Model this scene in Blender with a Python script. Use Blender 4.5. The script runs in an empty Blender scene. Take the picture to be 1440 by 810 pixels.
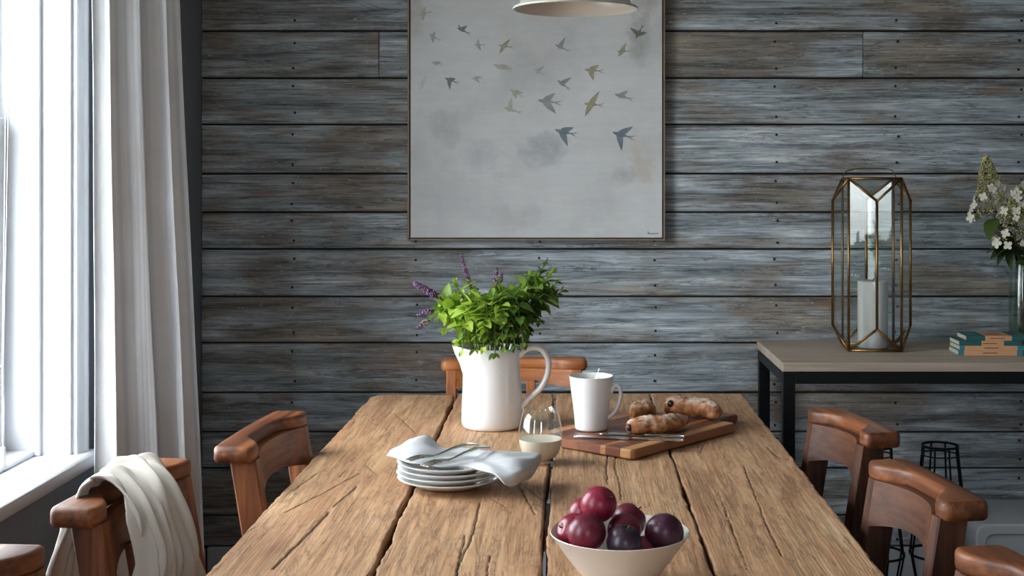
import bpy, bmesh, math, random
import numpy as np
from mathutils import Vector, Matrix, Quaternion

random.seed(7)
SC = bpy.context.scene
COL = SC.collection
PI = math.pi

# ------------------------------------------------------------------ camera
EYE = 1.344
F = 1850.0
VX, VY = 803.0, 251.0
cd = bpy.data.cameras.new('camera')
cam = bpy.data.objects.new('camera', cd)
COL.objects.link(cam)
cam.location = (0, 0, EYE)
cam.rotation_euler = (PI / 2, 0, 0)
cd.sensor_width = 36.0
cd.lens = F / 1440 * 36
cd.shift_x = (720 - VX) / 1440
cd.shift_y = (VY - 405) / 1440
cd.clip_start = 0.05
SC.camera = cam

# ------------------------------------------------------------------ world, lights, exposure
SC.view_settings.view_transform = 'Standard'
SC.view_settings.look = 'None'
SC.view_settings.gamma = 1.0
SC.view_settings.use_curve_mapping = False
SC.view_settings.exposure = 0.0
SC.cycles.max_bounces = 8
SC.cycles.diffuse_bounces = 4
SC.cycles.glossy_bounces = 4
SC.cycles.transparent_max_bounces = 16
SC.cycles.caustics_reflective = False
SC.cycles.caustics_refractive = False

world = bpy.data.worlds.new('overcast_sky')
SC.world = world
world.use_nodes = True
wt = world.node_tree
bg = wt.nodes['Background']
wtc = wt.nodes.new('ShaderNodeTexCoord')
wsp = wt.nodes.new('ShaderNodeSeparateXYZ')
wmr = wt.nodes.new('ShaderNodeMapRange')
wmr.inputs['From Min'].default_value = -1.0
wrm = wt.nodes.new('ShaderNodeValToRGB')
wrm.color_ramp.elements[0].position = 0.48
wrm.color_ramp.elements[0].color = (0.20, 0.21, 0.20, 1)      # ground
e = wrm.color_ramp.elements.new(0.52); e.color = (0.66, 0.71, 0.76, 1)   # horizon of an overcast sky
wrm.color_ramp.elements[2].position = 1.0
wrm.color_ramp.elements[2].color = (0.93, 0.97, 1.0, 1)       # zenith
wt.links.new(wtc.outputs['Generated'], wsp.inputs[0])
wt.links.new(wsp.outputs['Z'], wmr.inputs['Value'])
wt.links.new(wmr.outputs[0], wrm.inputs[0])
wt.links.new(wrm.outputs[0], bg.inputs[0])
bg.inputs[1].default_value = 21.0


def area_light(name, loc, rot, sx, sy, energy, color):
    l = bpy.data.lights.new(name, 'AREA')
    l.shape = 'RECTANGLE'
    l.size, l.size_y = sx, sy
    l.energy = energy
    l.color = color
    o = bpy.data.objects.new(name, l)
    COL.objects.link(o)
    o.location = loc
    o.rotation_euler = rot
    return o


D90N = -PI / 2
# portals: they only guide the sampling of the sky through the window and two fill windows added out of view
for nm, loc, rot, sx, sy in (('window_portal', (-1.40, 2.5625, 1.45), (0, D90N, 0), 1.56, 1.25), ('second_fill_portal', (-1.40, 0.80, 1.45), (0, D90N, 0), 1.56, 0.74), ('rear_fill_portal', (0.45, -2.22, 1.575), (PI / 2, 0, 0), 0.62, 1.27)):
    area_light(nm, loc, rot, sx, sy, 1.0, (1, 1, 1)).data.cycles.is_portal = True


# ------------------------------------------------------------------ mapping helpers (pixel of the 1440x810 frame -> point of the room)
def W(px, py, Y):
    return Vector(((px - VX) * Y / F, Y, EYE - (py - VY) * Y / F))


def P(px, py, Z):
    Y = F * (EYE - Z) / (py - VY)
    return Vector(((px - VX) * Y / F, Y, Z))


# ------------------------------------------------------------------ object helpers
def mesh_obj(name, me, mat=None, parent=None, smooth=True):
    o = bpy.data.objects.new(name, me)
    COL.objects.link(o)
    if mat is not None and len(me.materials) == 0:
        me.materials.append(mat)
    if parent is not None:
        o.parent = parent
    if smooth and len(me.polygons):
        me.polygons.foreach_set('use_smooth', [True] * len(me.polygons))
    return o


def obj(name, bm, mat=None, parent=None, smooth=True, angle=None):
    me = bpy.data.meshes.new(name)
    bmesh.ops.recalc_face_normals(bm, faces=bm.faces)
    bm.to_mesh(me)
    bm.free()
    o = mesh_obj(name, me, mat, parent, smooth)
    if smooth and angle is not None:
        try:
            me.set_sharp_from_angle(angle=math.radians(angle))
        except Exception:
            pass
    return o


def tag(o, label=None, cat=None, group=None, kind=None):
    if label:
        o['label'] = label
    if cat:
        o['category'] = cat
    if group:
        o['group'] = group
    if kind:
        o['kind'] = kind
    return o


def thing(name, label, cat, loc=(0, 0, 0), rotz=0.0, group=None):
    o = bpy.data.objects.new(name, None)
    o.empty_display_size = 0.05
    COL.objects.link(o)
    o.location = loc
    o.rotation_euler = (0, 0, rotz)
    return tag(o, label, cat, group)


def B():
    return bmesh.new()


def box(bm, x0, x1, y0, y1, z0, z1, bev=0.0, seg=1):
    r = bmesh.ops.create_cube(bm, size=1.0)
    vs = r['verts']
    for v in vs:
        v.co = Vector(((x0 + x1) / 2 + v.co.x * (x1 - x0), (y0 + y1) / 2 + v.co.y * (y1 - y0), (z0 + z1) / 2 + v.co.z * (z1 - z0)))
    if bev > 0:
        es = set()
        for v in vs:
            es.update(v.link_edges)
        bmesh.ops.bevel(bm, geom=list(es), offset=bev, segments=seg, profile=0.5, affect='EDGES')


def loft(bm, secs, cap=True, closed=True):
    rings = [[bm.verts.new(p) for p in s] for s in secs]
    n = len(rings[0])
    for a, b in zip(rings[:-1], rings[1:]):
        for i in range(n if closed else n - 1):
            j = (i + 1) % n
            bm.faces.new((a[i], a[j], b[j], b[i]))
    if cap and closed:
        bm.faces.new(list(reversed(rings[0])))
        bm.faces.new(rings[-1])
    return rings


def rrect(hx, hy, c, n=2):
    """rounded rectangle outline in 2D, half sizes hx, hy, corner c"""
    out = []
    c = min(c, hx * 0.99, hy * 0.99)
    for (sx, sy, a0) in ((1, 1, 0), (-1, 1, 90), (-1, -1, 180), (1, -1, 270)):
        for k in range(n + 1):
            a = math.radians(a0 + 90 * k / n)
            out.append((sx * (hx - c) + c * math.cos(a), sy * (hy - c) + c * math.sin(a)))
    return out


def lathe(bm, prof, seg=48, closed=False, center=(0, 0)):
    """prof: list of (r, z) from bottom axis to end"""
    rings = []
    for (r, z) in prof:
        if r < 1e-6:
            rings.append([bm.verts.new((center[0], center[1], z))])
        else:
            rings.append([bm.verts.new((center[0] + r * math.cos(2 * PI * i / seg), center[1] + r * math.sin(2 * PI * i / seg), z)) for i in range(seg)])
    pairs = list(zip(rings[:-1], rings[1:]))
    if closed:
        pairs.append((rings[-1], rings[0]))
    for a, b in pairs:
        for i in range(seg):
            j = (i + 1) % seg
            if len(a) == 1 and len(b) == 1:
                continue
            if len(a) == 1:
                bm.faces.new((a[0], b[j], b[i]))
            elif len(b) == 1:
                bm.faces.new((a[i], a[j], b[0]))
            else:
                bm.faces.new((a[i], a[j], b[j], b[i]))
    return rings


def tube(bm, pts, rad, seg=8, flat=1.0, up=None):
    """tube along pts; rad a number or list; flat scales the second axis"""
    pts = [Vector(p) for p in pts]
    n = len(pts)
    if not hasattr(rad, '__len__'):
        rad = [rad] * n
    t0 = (pts[1] - pts[0]).normalized()
    ref = Vector(up) if up else (Vector((0, 0, 1)) if abs(t0.z) < 0.9 else Vector((1, 0, 0)))
    u = (ref - t0 * ref.dot(t0)).normalized()
    secs = []
    for i in range(n):
        t = (pts[min(i + 1, n - 1)] - pts[max(i - 1, 0)]).normalized()
        u = (u - t * u.dot(t)).normalized()
        v = t.cross(u)
        secs.append([pts[i] + (u * flat * math.cos(2 * PI * k / seg) + v * math.sin(2 * PI * k / seg)) * rad[i] for k in range(seg)])
    loft(bm, secs)


def bez(p0, p1, p2, p3, n=12):
    p0, p1, p2, p3 = map(Vector, (p0, p1, p2, p3))
    out = []
    for i in range(n + 1):
        t = i / n
        out.append(p0 * (1 - t) ** 3 + p1 * 3 * t * (1 - t) ** 2 + p2 * 3 * t * t * (1 - t) + p3 * t ** 3)
    return out


def catmull(pts, n):
    """n samples through pts (list of Vectors)"""
    m = len(pts)
    out = []
    for i in range(n):
        s = i / (n - 1) * (m - 1)
        k = min(int(s), m - 2)
        t = s - k
        p1, p2 = pts[k], pts[k + 1]
        p0 = pts[k - 1] if k > 0 else p1 * 2 - p2
        p3 = pts[k + 2] if k + 2 < m else p2 * 2 - p1
        out.append(0.5 * ((2 * p1) + (p2 - p0) * t + (2 * p0 - 5 * p1 + 4 * p2 - p3) * t * t + (3 * p1 - p0 - 3 * p2 + p3) * t ** 3))
    return out


def patch(ctrl, nu, nv):
    """ctrl: list of columns of Vectors -> nu x nv grid of points"""
    rows = [catmull(c, nv) for c in ctrl]
    return [catmull([r[j] for r in rows], nu) for j in range(nv)]   # [v][u]


def grid_faces(bm, g):
    vs = [[bm.verts.new(p) for p in row] for row in g]
    for j in range(len(g) - 1):
        for i in range(len(g[0]) - 1):
            bm.faces.new((vs[j][i], vs[j][i + 1], vs[j + 1][i + 1], vs[j + 1][i]))
    return vs


def smooth01(a, b, x):
    t = max(0.0, min(1.0, (x - a) / (b - a)))
    return t * t * (3 - 2 * t)


def vnoise(x, y, seed=0.0):
    xi, yi = np.floor(x), np.floor(y)
    fx, fy = x - xi, y - yi
    fx, fy = fx * fx * (3 - 2 * fx), fy * fy * (3 - 2 * fy)

    def h(a, b):
        s = np.sin(a * 127.1 + b * 311.7 + seed * 74.7) * 43758.5453
        return s - np.floor(s)
    return (h(xi, yi) * (1 - fx) + h(xi + 1, yi) * fx) * (1 - fy) + (h(xi, yi + 1) * (1 - fx) + h(xi + 1, yi + 1) * fx) * fy


# ------------------------------------------------------------------ materials
class MT:
    def __init__(s, name):
        s.m = bpy.data.materials.new(name)
        s.m.use_nodes = True
        s.t = s.m.node_tree
        s.b = s.t.nodes['Principled BSDF']
        s.out = s.t.nodes['Material Output']

    def n(s, typ, **kw):
        nd = s.t.nodes.new(typ)
        for k, v in kw.items():
            if k.startswith('i_'):
                nd.inputs[k[2:].replace('_', ' ')].default_value = v
            else:
                setattr(nd, k, v)
        return nd

    def l(s, a, b):
        s.t.links.new(a, b)

    def coords(s, scale=(1, 1, 1), src='Object', rnd=True, rot=(0, 0, 0)):
        tc = s.n('ShaderNodeTexCoord')
        mp = s.n('ShaderNodeMapping')
        mp.inputs['Scale'].default_value = scale
        mp.inputs['Rotation'].default_value = rot
        s.l(tc.outputs[src], mp.inputs['Vector'])
        if rnd:
            oi = s.n('ShaderNodeObjectInfo')
            mu = s.n('ShaderNodeMath', operation='MULTIPLY')
            mu.inputs[1].default_value = 37.0
            s.l(oi.outputs['Random'], mu.inputs[0])
            cb = s.n('ShaderNodeCombineXYZ')
            for k in range(3):
                s.l(mu.outputs[0], cb.inputs[k])
            s.l(cb.outputs[0], mp.inputs['Location'])
        return mp.outputs['Vector']

    def noise(s, vec, scale, detail=4, rough=0.55, dist=0.0):
        nd = s.n('ShaderNodeTexNoise')
        nd.inputs['Scale'].default_value = scale
        nd.inputs['Detail'].default_value = detail
        nd.inputs['Roughness'].default_value = rough
        nd.inputs['Distortion'].default_value = dist
        s.l(vec, nd.inputs['Vector'])
        return nd.outputs['Fac']

    def ramp(s, fac, stops, interp='LINEAR'):
        r = s.n('ShaderNodeValToRGB')
        r.color_ramp.interpolation = interp
        els = r.color_ramp.elements
        while len(els) < len(stops):
            els.new(0.5)
        for e, (p, c) in zip(els, stops):
            e.position = p
            e.color = (c[0], c[1], c[2], 1) if hasattr(c, '__len__') else (c, c, c, 1)
        s.l(fac, r.inputs[0])
        return r.outputs['Color']

    def mix(s, fac, a, b, mode='MIX'):
        nd = s.n('ShaderNodeMix', data_type='RGBA', blend_type=mode)
        for (sock, v) in ((nd.inputs[0], fac), (nd.inputs[6], a), (nd.inputs[7], b)):
            if hasattr(v, 'is_linked'):
                s.l(v, sock)
            elif hasattr(v, '__len__'):
                sock.default_value = (v[0], v[1], v[2], 1)
            else:
                sock.default_value = v
        return nd.outputs[2]

    def math(s, op, a, b=0.5):
        nd = s.n('ShaderNodeMath', operation=op)
        for (sock, v) in ((nd.inputs[0], a), (nd.inputs[1], b)):
            if hasattr(v, 'is_linked'):
                s.l(v, sock)
            else:
                sock.default_value = v
        return nd.outputs[0]

    def bump(s, h, strength=0.3, dist=0.002, normal=None):
        nd = s.n('ShaderNodeBump')
        nd.inputs['Strength'].default_value = strength
        nd.inputs['Distance'].default_value = dist
        s.l(h, nd.inputs['Height'])
        if normal is not None:
            s.l(normal, nd.inputs['Normal'])
        s.l(nd.outputs[0], s.b.inputs['Normal'])
        return nd.outputs[0]

    def base(s, c):
        if hasattr(c, 'is_linked'):
            s.l(c, s.b.inputs['Base Color'])
        else:
            s.b.inputs['Base Color'].default_value = (c[0], c[1], c[2], 1)

    def set(s, **kw):
        for k, v in kw.items():
            sock = s.b.inputs[k.replace('_', ' ')]
            if hasattr(v, 'is_linked'):
                s.l(v, sock)
            else:
                sock.default_value = v
        return s


def srgb(r, g, b):
    f = lambda c: (c / 255 / 12.92) if c / 255 <= 0.04045 else ((c / 255 + 0.055) / 1.055) ** 2.4
    return (f(r), f(g), f(b))


def plain(name, col, rough=0.5, metal=0.0, var=0.08, nscale=8.0, bump=0.0, bscale=60.0, **kw):
    m = MT(name)
    v = m.coords()
    f = m.noise(v, nscale, 3)
    lo = tuple(c * (1 - var) for c in col)
    hi = tuple(min(1, c * (1 + var)) for c in col)
    m.base(m.ramp(f, [(0.3, lo), (0.7, hi)]))
    m.set(Roughness=rough, Metallic=metal, **kw)
    if bump:
        m.bump(m.noise(v, bscale, 3), bump, 0.001)
    return m.m


def wood(name, stops, axis='Z', fine=70.0, stretch=0.06, rough=0.45, bump=0.25, src='Object', ring=0.35, coat=0.0):
    m = MT(name)
    sc = [1, 1, 1]
    sc['XYZ'.index(axis)] = stretch
    v = m.coords(sc, src)
    a = m.noise(v, fine * 0.22, 5, 0.6, 0.6)
    b = m.noise(v, fine, 4, 0.6)
    f = m.math('ADD', m.math('MULTIPLY', a, 1 - ring), m.math('MULTIPLY', b, ring))
    m.base(m.ramp(f, stops))
    m.set(Roughness=rough, Coat_Weight=coat, Coat_Roughness=0.25)
    if bump:
        m.bump(b, bump, 0.0015)
    return m.m


def thin_glass(name, tint=(0.93, 0.96, 0.95), refl=1.0, base=0.03):
    m = MT(name)
    m.t.nodes.remove(m.b)
    tr = m.n('ShaderNodeBsdfTransparent')
    tr.inputs[0].default_value = (*tint, 1)
    gl = m.n('ShaderNodeBsdfGlossy')
    gl.inputs['Roughness'].default_value = 0.02
    gl.inputs[0].default_value = (refl, refl, refl, 1)
    ge = m.n('ShaderNodeNewGeometry')
    dt = m.n('ShaderNodeVectorMath', operation='DOT_PRODUCT')
    m.l(ge.outputs['Normal'], dt.inputs[0])
    m.l(ge.outputs['Incoming'], dt.inputs[1])
    c1 = m.math('SUBTRACT', 1.0, m.math('ABSOLUTE', dt.outputs['Value'], 0))
    f = m.math('ADD', m.math('MULTIPLY', m.math('POWER', c1, 5.0), 0.9), 0.035 + base)
    mx = m.n('ShaderNodeMixShader')
    m.l(f, mx.inputs[0])
    m.l(tr.outputs[0], mx.inputs[1])
    m.l(gl.outputs[0], mx.inputs[2])
    m.l(mx.outputs[0], m.out.inputs[0])
    return m.m


M = {}


def build_materials():
    # weathered wall planks: grey blue wash worn to brown, streaked along the plank
    m = MT('weathered_plank')
    v = m.coords((0.07, 1, 1))
    v2 = m.coords((0.30, 1, 1.0))
    v3 = m.coords((0.03, 1, 1))
    big = m.noise(v2, 7.0, 4, 0.6, 0.3)
    mid = m.noise(v, 30.0, 5, 0.65, 0.8)
    fin = m.noise(v3, 170.0, 4, 0.65)
    base = m.ramp(mid, [(0.28, srgb(78, 80, 82)), (0.42, srgb(134, 141, 144)), (0.55, srgb(166, 174, 179)), (0.70, srgb(212, 214, 212))])
    brown = m.ramp(m.noise(v, 22.0, 4, 0.6, 0.5), [(0.3, srgb(84, 72, 62)), (0.6, srgb(138, 126, 112)), (0.75, srgb(172, 152, 126))])
    mask = m.ramp(big, [(0.44, 0.0), (0.60, 0.85)])
    c = m.mix(mask, base, brown)
    rustm = m.ramp(m.noise(m.coords((0.25, 1, 1), rot=(0, 0, 0)), 9.0, 3, 0.6), [(0.62, 0.0), (0.72, 0.55)])
    c = m.mix(rustm, c, srgb(132, 98, 66))
    streak = m.ramp(fin, [(0.30, 0.35), (0.48, 0.95), (0.72, 1.3)])
    c = m.mix(0.9, c, streak, 'MULTIPLY')
    crk = m.ramp(m.noise(m.coords((0.05, 1, 1)), 55.0, 5, 0.7, 1.2), [(0.30, 0.25), (0.40, 1.0)])
    c = m.mix(0.6, c, crk, 'MULTIPLY')
    rid = m.math('ABSOLUTE', m.math('SUBTRACT', m.noise(m.coords((0.075, 1, 1)), 34.0, 6, 0.68, 0.6), 0.5), 0)
    line = m.ramp(rid, [(0.0, 0.30), (0.008, 0.65), (0.022, 1.0)])
    c = m.mix(0.85, c, line, 'MULTIPLY')
    fleck = m.ramp(m.noise(m.coords((0.30, 1, 1)), 120.0, 3, 0.7), [(0.63, 0.0), (0.72, 0.55)])
    c = m.mix(fleck, c, srgb(206, 208, 206))
    knot = m.ramp(m.noise(m.coords((0.55, 1, 1)), 13.0, 2, 0.5), [(0.18, 0.85), (0.27, 0.0)])
    c = m.mix(knot, c, srgb(52, 46, 42))
    c = m.mix(1.0, c, (1.32, 1.34, 1.36), 'MULTIPLY')
    m.base(c)
    m.set(Roughness=0.62)
    h = m.math('ADD', m.math('MULTIPLY', fin, 0.6), m.math('MULTIPLY', mid, 0.8))
    h = m.math('ADD', h, m.math('MULTIPLY', line, 0.5))
    m.bump(h, 0.45, 0.003)
    M['plank'] = m.m

    # old table timber
    m = MT('old_table_timber')
    v = m.coords((1, 0.09, 1))
    v2 = m.coords((1, 0.3, 1))
    big = m.noise(v2, 6.0, 4, 0.6, 0.4)
    mid = m.noise(v, 26.0, 5, 0.6, 0.7)
    wv = m.n('ShaderNodeTexWave', wave_type='BANDS', bands_direction='X')
    wv.inputs['Scale'].default_value = 50.0
    wv.inputs['Distortion'].default_value = 9.0
    wv.inputs['Detail'].default_value = 3.0
    wv.inputs['Detail Scale'].default_value = 1.2
    m.l(m.coords((1, 0.10, 1)), wv.inputs['Vector'])
    worn = m.ramp(m.noise(m.coords((1, 0.35, 1)), 5.0, 3, 0.5), [(0.40, 0.1), (0.62, 1.0)])
    fin = m.noise(m.coords((1, 0.05, 1)), 190.0, 3, 0.6)
    f = m.math('ADD', m.math('MULTIPLY', big, 0.45), m.math('MULTIPLY', mid, 0.55))
    c = m.ramp(f, [(0.30, srgb(150, 106, 74)), (0.45, srgb(184, 140, 102)), (0.58, srgb(202, 160, 120)), (0.74, srgb(218, 186, 150))])
    gr = m.ramp(m.math('MULTIPLY', wv.outputs['Fac'], worn), [(0.0, 1.0), (0.5, 0.88), (1.0, 0.72)])
    c = m.mix(0.5, c, gr, 'MULTIPLY')
    c = m.mix(0.7, c, m.ramp(fin, [(0.3, 0.62), (0.52, 1.0), (0.75, 1.12)]), 'MULTIPLY')
    pit = m.noise(m.coords((1, 0.35, 1)), 130.0, 4, 0.75)
    c = m.mix(0.6, c, m.ramp(pit, [(0.30, 0.45), (0.42, 1.0), (0.7, 1.08)]), 'MULTIPLY')
    pale = m.ramp(m.noise(m.coords((1, 0.5, 1)), 11.0, 5, 0.7), [(0.60, 0.0), (0.78, 0.35)])
    c = m.mix(pale, c, srgb(205, 190, 172))
    spots = m.ramp(m.noise(m.coords((1, 0.6, 1)), 75.0, 2, 0.5), [(0.20, 1.0), (0.29, 0.0)])
    c = m.mix(m.math('MULTIPLY', spots, 0.75), c, srgb(62, 42, 28))
    rid = m.math('ABSOLUTE', m.math('SUBTRACT', m.noise(m.coords((1, 0.10, 1)), 26.0, 6, 0.66, 0.5), 0.5), 0)
    line = m.ramp(rid, [(0.0, 0.42), (0.010, 0.75), (0.028, 1.0)])
    c = m.mix(0.8, c, line, 'MULTIPLY')
    at = m.n('ShaderNodeAttribute', attribute_name='crack')
    c = m.mix(at.outputs['Fac'], c, srgb(44, 28, 17))
    m.base(c)
    m.set(Roughness=0.62)
    h = m.math('ADD', m.math('MULTIPLY', m.math('MULTIPLY', wv.outputs['Fac'], worn), 0.22), m.math('MULTIPLY', fin, 0.45))
    h = m.math('ADD', h, m.math('ADD', m.math('MULTIPLY', mid, 0.3), m.math('MULTIPLY', pit, 0.5)))
    h = m.math('ADD', h, m.math('MULTIPLY', line, 0.4))
    m.bump(h, 0.5, 0.0016)
    M['timber'] = m.m

    ch = [(0.30, srgb(46, 23, 12)), (0.44, srgb(94, 51, 27)), (0.57, srgb(136, 80, 44)), (0.76, srgb(176, 116, 70))]
    M['chair_v'] = wood('stained_chair_wood_upright', ch, 'Z', 75, 0.05, 0.5, 0.35, ring=0.5)
    M['chair_h'] = wood('stained_chair_wood_rail', ch, 'X', 75, 0.05, 0.46, 0.35, ring=0.5)
    hn = [(0.30, srgb(98, 52, 26)), (0.44, srgb(150, 88, 46)), (0.57, srgb(184, 116, 66)), (0.76, srgb(206, 146, 92))]
    M['honey_v'] = wood('honey_wood_upright', hn, 'Z', 75, 0.05, 0.5, 0.35, ring=0.5)
    M['honey_h'] = wood('honey_wood_rail', hn, 'X', 75, 0.05, 0.46, 0.35, ring=0.5)
    dk = [(0.30, srgb(30, 15, 8)), (0.44, srgb(62, 33, 18)), (0.57, srgb(90, 51, 28)), (0.76, srgb(122, 74, 43))]  # darker than the wood of the other chairs, for posts and panels
    M['dark_v'] = wood('dark_chair_wood_upright', dk, 'Z', 75, 0.05, 0.6, 0.3, ring=0.5)
    M['dark_h'] = wood('dark_chair_wood_panel', dk, 'X', 75, 0.05, 0.6, 0.3, ring=0.5)
    M['chair_y'] = wood('stained_chair_wood_seat', ch, 'Y', 50, 0.08, 0.4, 0.2)
    M['console_top'] = wood('limed_oak', [(0.3, srgb(150, 132, 116)), (0.5, srgb(186, 168, 150)), (0.7, srgb(205, 190, 174))], 'X', 60, 0.06, 0.6, 0.15)
    M['floorwood'] = wood('floor_boards', [(0.3, srgb(70, 58, 48)), (0.5, srgb(104, 88, 74)), (0.7, srgb(128, 112, 96))], 'Y', 40, 0.05, 0.55, 0.2)
    M['black_metal'] = plain('black_metal', srgb(26, 27, 30), 0.45, 0.6)
    M['wire_metal'] = plain('dark_wire', srgb(30, 29, 28), 0.45, 0.7)
    M['brass'] = plain('aged_brass', srgb(150, 112, 66), 0.34, 0.95, 0.25, 30)
    M['steel'] = plain('cutlery_steel', (0.62, 0.61, 0.58), 0.2, 1.0, 0.05)
    M['grey_paint'] = plain('slate_grey_paint', srgb(126, 134, 144), 0.55, 0, 0.03, 3, 0.05, 220)
    M['white_gloss'] = plain('white_gloss_paint', srgb(218, 220, 224), 0.28, 0, 0.015, 3)
    M['white_base'] = plain('white_eggshell_paint', srgb(205, 208, 210), 0.4, 0, 0.02, 3)
    M['ceiling'] = plain('ceiling_paint', srgb(215, 215, 212), 0.8, 0, 0.02, 3)
    M['porcelain'] = plain('white_porcelain', srgb(236, 236, 235), 0.22, 0, 0.01, 3, Coat_Weight=0.4, Coat_Roughness=0.08)
    M['stoneware'] = plain('cream_stoneware', srgb(226, 220, 210), 0.28, 0, 0.02, 4, Coat_Weight=0.3, Coat_Roughness=0.12)
    M['jug_glaze'] = plain('white_glaze', srgb(235, 234, 233), 0.16, 0, 0.015, 4, Coat_Weight=0.5, Coat_Roughness=0.06)
    M['enamel_out'] = plain('cream_enamel', srgb(206, 204, 194), 0.35, 0, 0.02, 4)
    M['enamel_in'] = plain('white_enamel', srgb(226, 218, 208), 0.15, 0, 0.02, 4)
    M['plastic'] = plain('white_plastic', srgb(200, 203, 206), 0.4, 0, 0.02, 4)
    M['milk'] = plain('milk', srgb(240, 228, 206), 0.3, 0, 0.01, 3)
    M['wax'] = plain('candle_wax', srgb(236, 233, 226), 0.45, 0, 0.015, 4)
    M['wick'] = plain('charred_wick', srgb(40, 34, 30), 0.9)
    M['cord'] = plain('white_cord', srgb(228, 228, 226), 0.7)
    M['bulb'] = plain('frosted_bulb', srgb(235, 232, 225), 0.3)
    M['glass'] = thin_glass('window_glass', (0.97, 0.98, 0.98), 1.0, 0.0)
    M['pane'] = thin_glass('lantern_pane', (0.955, 0.972, 0.968), 1.0, 0.02)
    M['tumbler'] = thin_glass('tumbler_glass', (0.965, 0.975, 0.97), 1.0, 0.015)
    M['vaseglass'] = thin_glass('vase_glass', (0.86, 0.91, 0.89), 1.0, 0.04)
    M['water'] = thin_glass('vase_water', (0.80, 0.86, 0.82), 0.6, 0.0)
    M['stem'] = plain('green_stem', srgb(104, 124, 56), 0.55, 0, 0.2)
    M['brown_stem'] = plain('brown_stem', srgb(96, 74, 48), 0.6, 0, 0.2)
    M['purple'] = plain('purple_floret', srgb(142, 104, 152), 0.6, 0, 0.35, 160)
    M['calyx'] = plain('dark_calyx', srgb(92, 62, 84), 0.6, 0, 0.3, 160)
    M['petal'] = plain('cream_petal', srgb(214, 208, 190), 0.6, 0, 0.1, 60)
    M['bud'] = plain('green_cream_bud', srgb(176, 170, 110), 0.65, 0, 0.25, 60)
    M['signature'] = plain('pencil_signature', srgb(92, 96, 102), 0.8)
    M['frame_gold'] = plain('pale_gold_frame', srgb(150, 130, 106), 0.45, 0.35, 0.15, 30)
    M['frame_dark'] = plain('dark_frame_rebate', srgb(44, 34, 28), 0.7)

    # linen
    def linen(name, c, stripe=None, trans=0.0, sc=900.0):
        m = MT(name)
        tc = m.n('ShaderNodeTexCoord')
        f = m.noise(tc.outputs['Object'], 9.0, 4, 0.6)
        col = m.ramp(f, [(0.3, tuple(x * 0.9 for x in c)), (0.7, c)])
        wvs = []
        for ax in (0, 1):
            mp = m.n('ShaderNodeMapping')
            mp.inputs['Scale'].default_value = (1, 1, 12) if ax else (12, 12, 1)
            m.l(tc.outputs['Object'], mp.inputs['Vector'])
            wvs.append(m.noise(mp.outputs['Vector'], 60.0, 3, 0.7))
        weave = m.math('ADD', wvs[0], wvs[1])
        col = m.mix(0.5, col, m.ramp(weave, [(0.35, 0.82), (0.65, 1.06)]), 'MULTIPLY')
        if stripe is not None:
            at = m.n('ShaderNodeAttribute', attribute_name='stripe')
            col = m.mix(at.outputs['Fac'], col, stripe)
        m.base(col)
        m.set(Roughness=0.9)
        m.bump(weave, 0.25, 0.0012)
        if trans > 0:
            tl = m.n('ShaderNodeBsdfTranslucent')
            m.l(col, tl.inputs[0])
            mx = m.n('ShaderNodeMixShader')
            mx.inputs[0].default_value = trans
            m.l(m.b.outputs[0], mx.inputs[1])
            m.l(tl.outputs[0], mx.inputs[2])
            m.l(mx.outputs[0], m.out.inputs[0])
        return m.m
    M['curtain'] = linen('striped_linen', srgb(246, 246, 247), srgb(214, 220, 228), 0.12)
    M['throw'] = linen('soft_linen', srgb(214, 206, 196), None, 0.1)
    M['napkin'] = linen('grey_linen', srgb(196, 197, 199), None, 0.05)

    # leaves
    def leaf(name, a, b, c):
        m = MT(name)
        oi = m.n('ShaderNodeObjectInfo')
        f = m.noise(m.coords((1, 1, 1)), 60.0, 2)
        col = m.ramp(oi.outputs['Random'], [(0.0, a), (0.5, b), (1.0, c)])
        col = m.mix(0.4, col, m.ramp(f, [(0.3, 0.75), (0.7, 1.15)]), 'MULTIPLY')
        m.base(col)
        m.set(Roughness=0.5)
        tl = m.n('ShaderNodeBsdfTranslucent')
        m.l(col, tl.inputs[0])
        mx = m.n('ShaderNodeMixShader')
        mx.inputs[0].default_value = 0.38
        m.l(m.b.outputs[0], mx.inputs[1])
        m.l(tl.outputs[0], mx.inputs[2])
        m.l(mx.outputs[0], m.out.inputs[0])
        return m.m
    M['leaf'] = leaf('mint_leaf', srgb(100, 140, 44), srgb(158, 192, 66), srgb(194, 216, 96))
    M['leaf_dark'] = leaf('dark_mint_leaf', srgb(64, 94, 40), srgb(96, 132, 54), srgb(132, 164, 76))
    M['leaf_hyd'] = leaf('hydrangea_leaf', srgb(62, 84, 40), srgb(78, 100, 48), srgb(92, 112, 56))

    # painted canvas
    m = MT('mottled_canvas')
    v = m.coords((1, 1, 1), rnd=False)
    a = m.noise(v, 2.6, 5, 0.6, 0.2)
    c = m.ramp(a, [(0.32, srgb(212, 212, 213)), (0.5, srgb(230, 231, 230)), (0.68, srgb(239, 241, 243))])
    g = m.n('ShaderNodeSeparateXYZ')
    m.l(v, g.inputs[0])

    def blot(cx, cz, rx, rz, col, amt):
        nonlocal c
        dx = m.math('MULTIPLY', m.math('SUBTRACT', g.outputs['X'], cx), 1 / rx)
        dz = m.math('MULTIPLY', m.math('SUBTRACT', g.outputs['Z'], cz), 1 / rz)
        d = m.math('ADD', m.math('MULTIPLY', dx, dx), m.math('MULTIPLY', dz, dz))
        d = m.math('ADD', d, m.math('MULTIPLY', m.noise(v, 13.0, 5, 0.7), 1.3))
        f = m.ramp(d, [(0.35, amt), (1.35, 0.0)])
        c = m.mix(f, c, col)
    blot(0.02, 0.29, 0.15, 0.11, srgb(142, 152, 164), 0.75)
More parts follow.
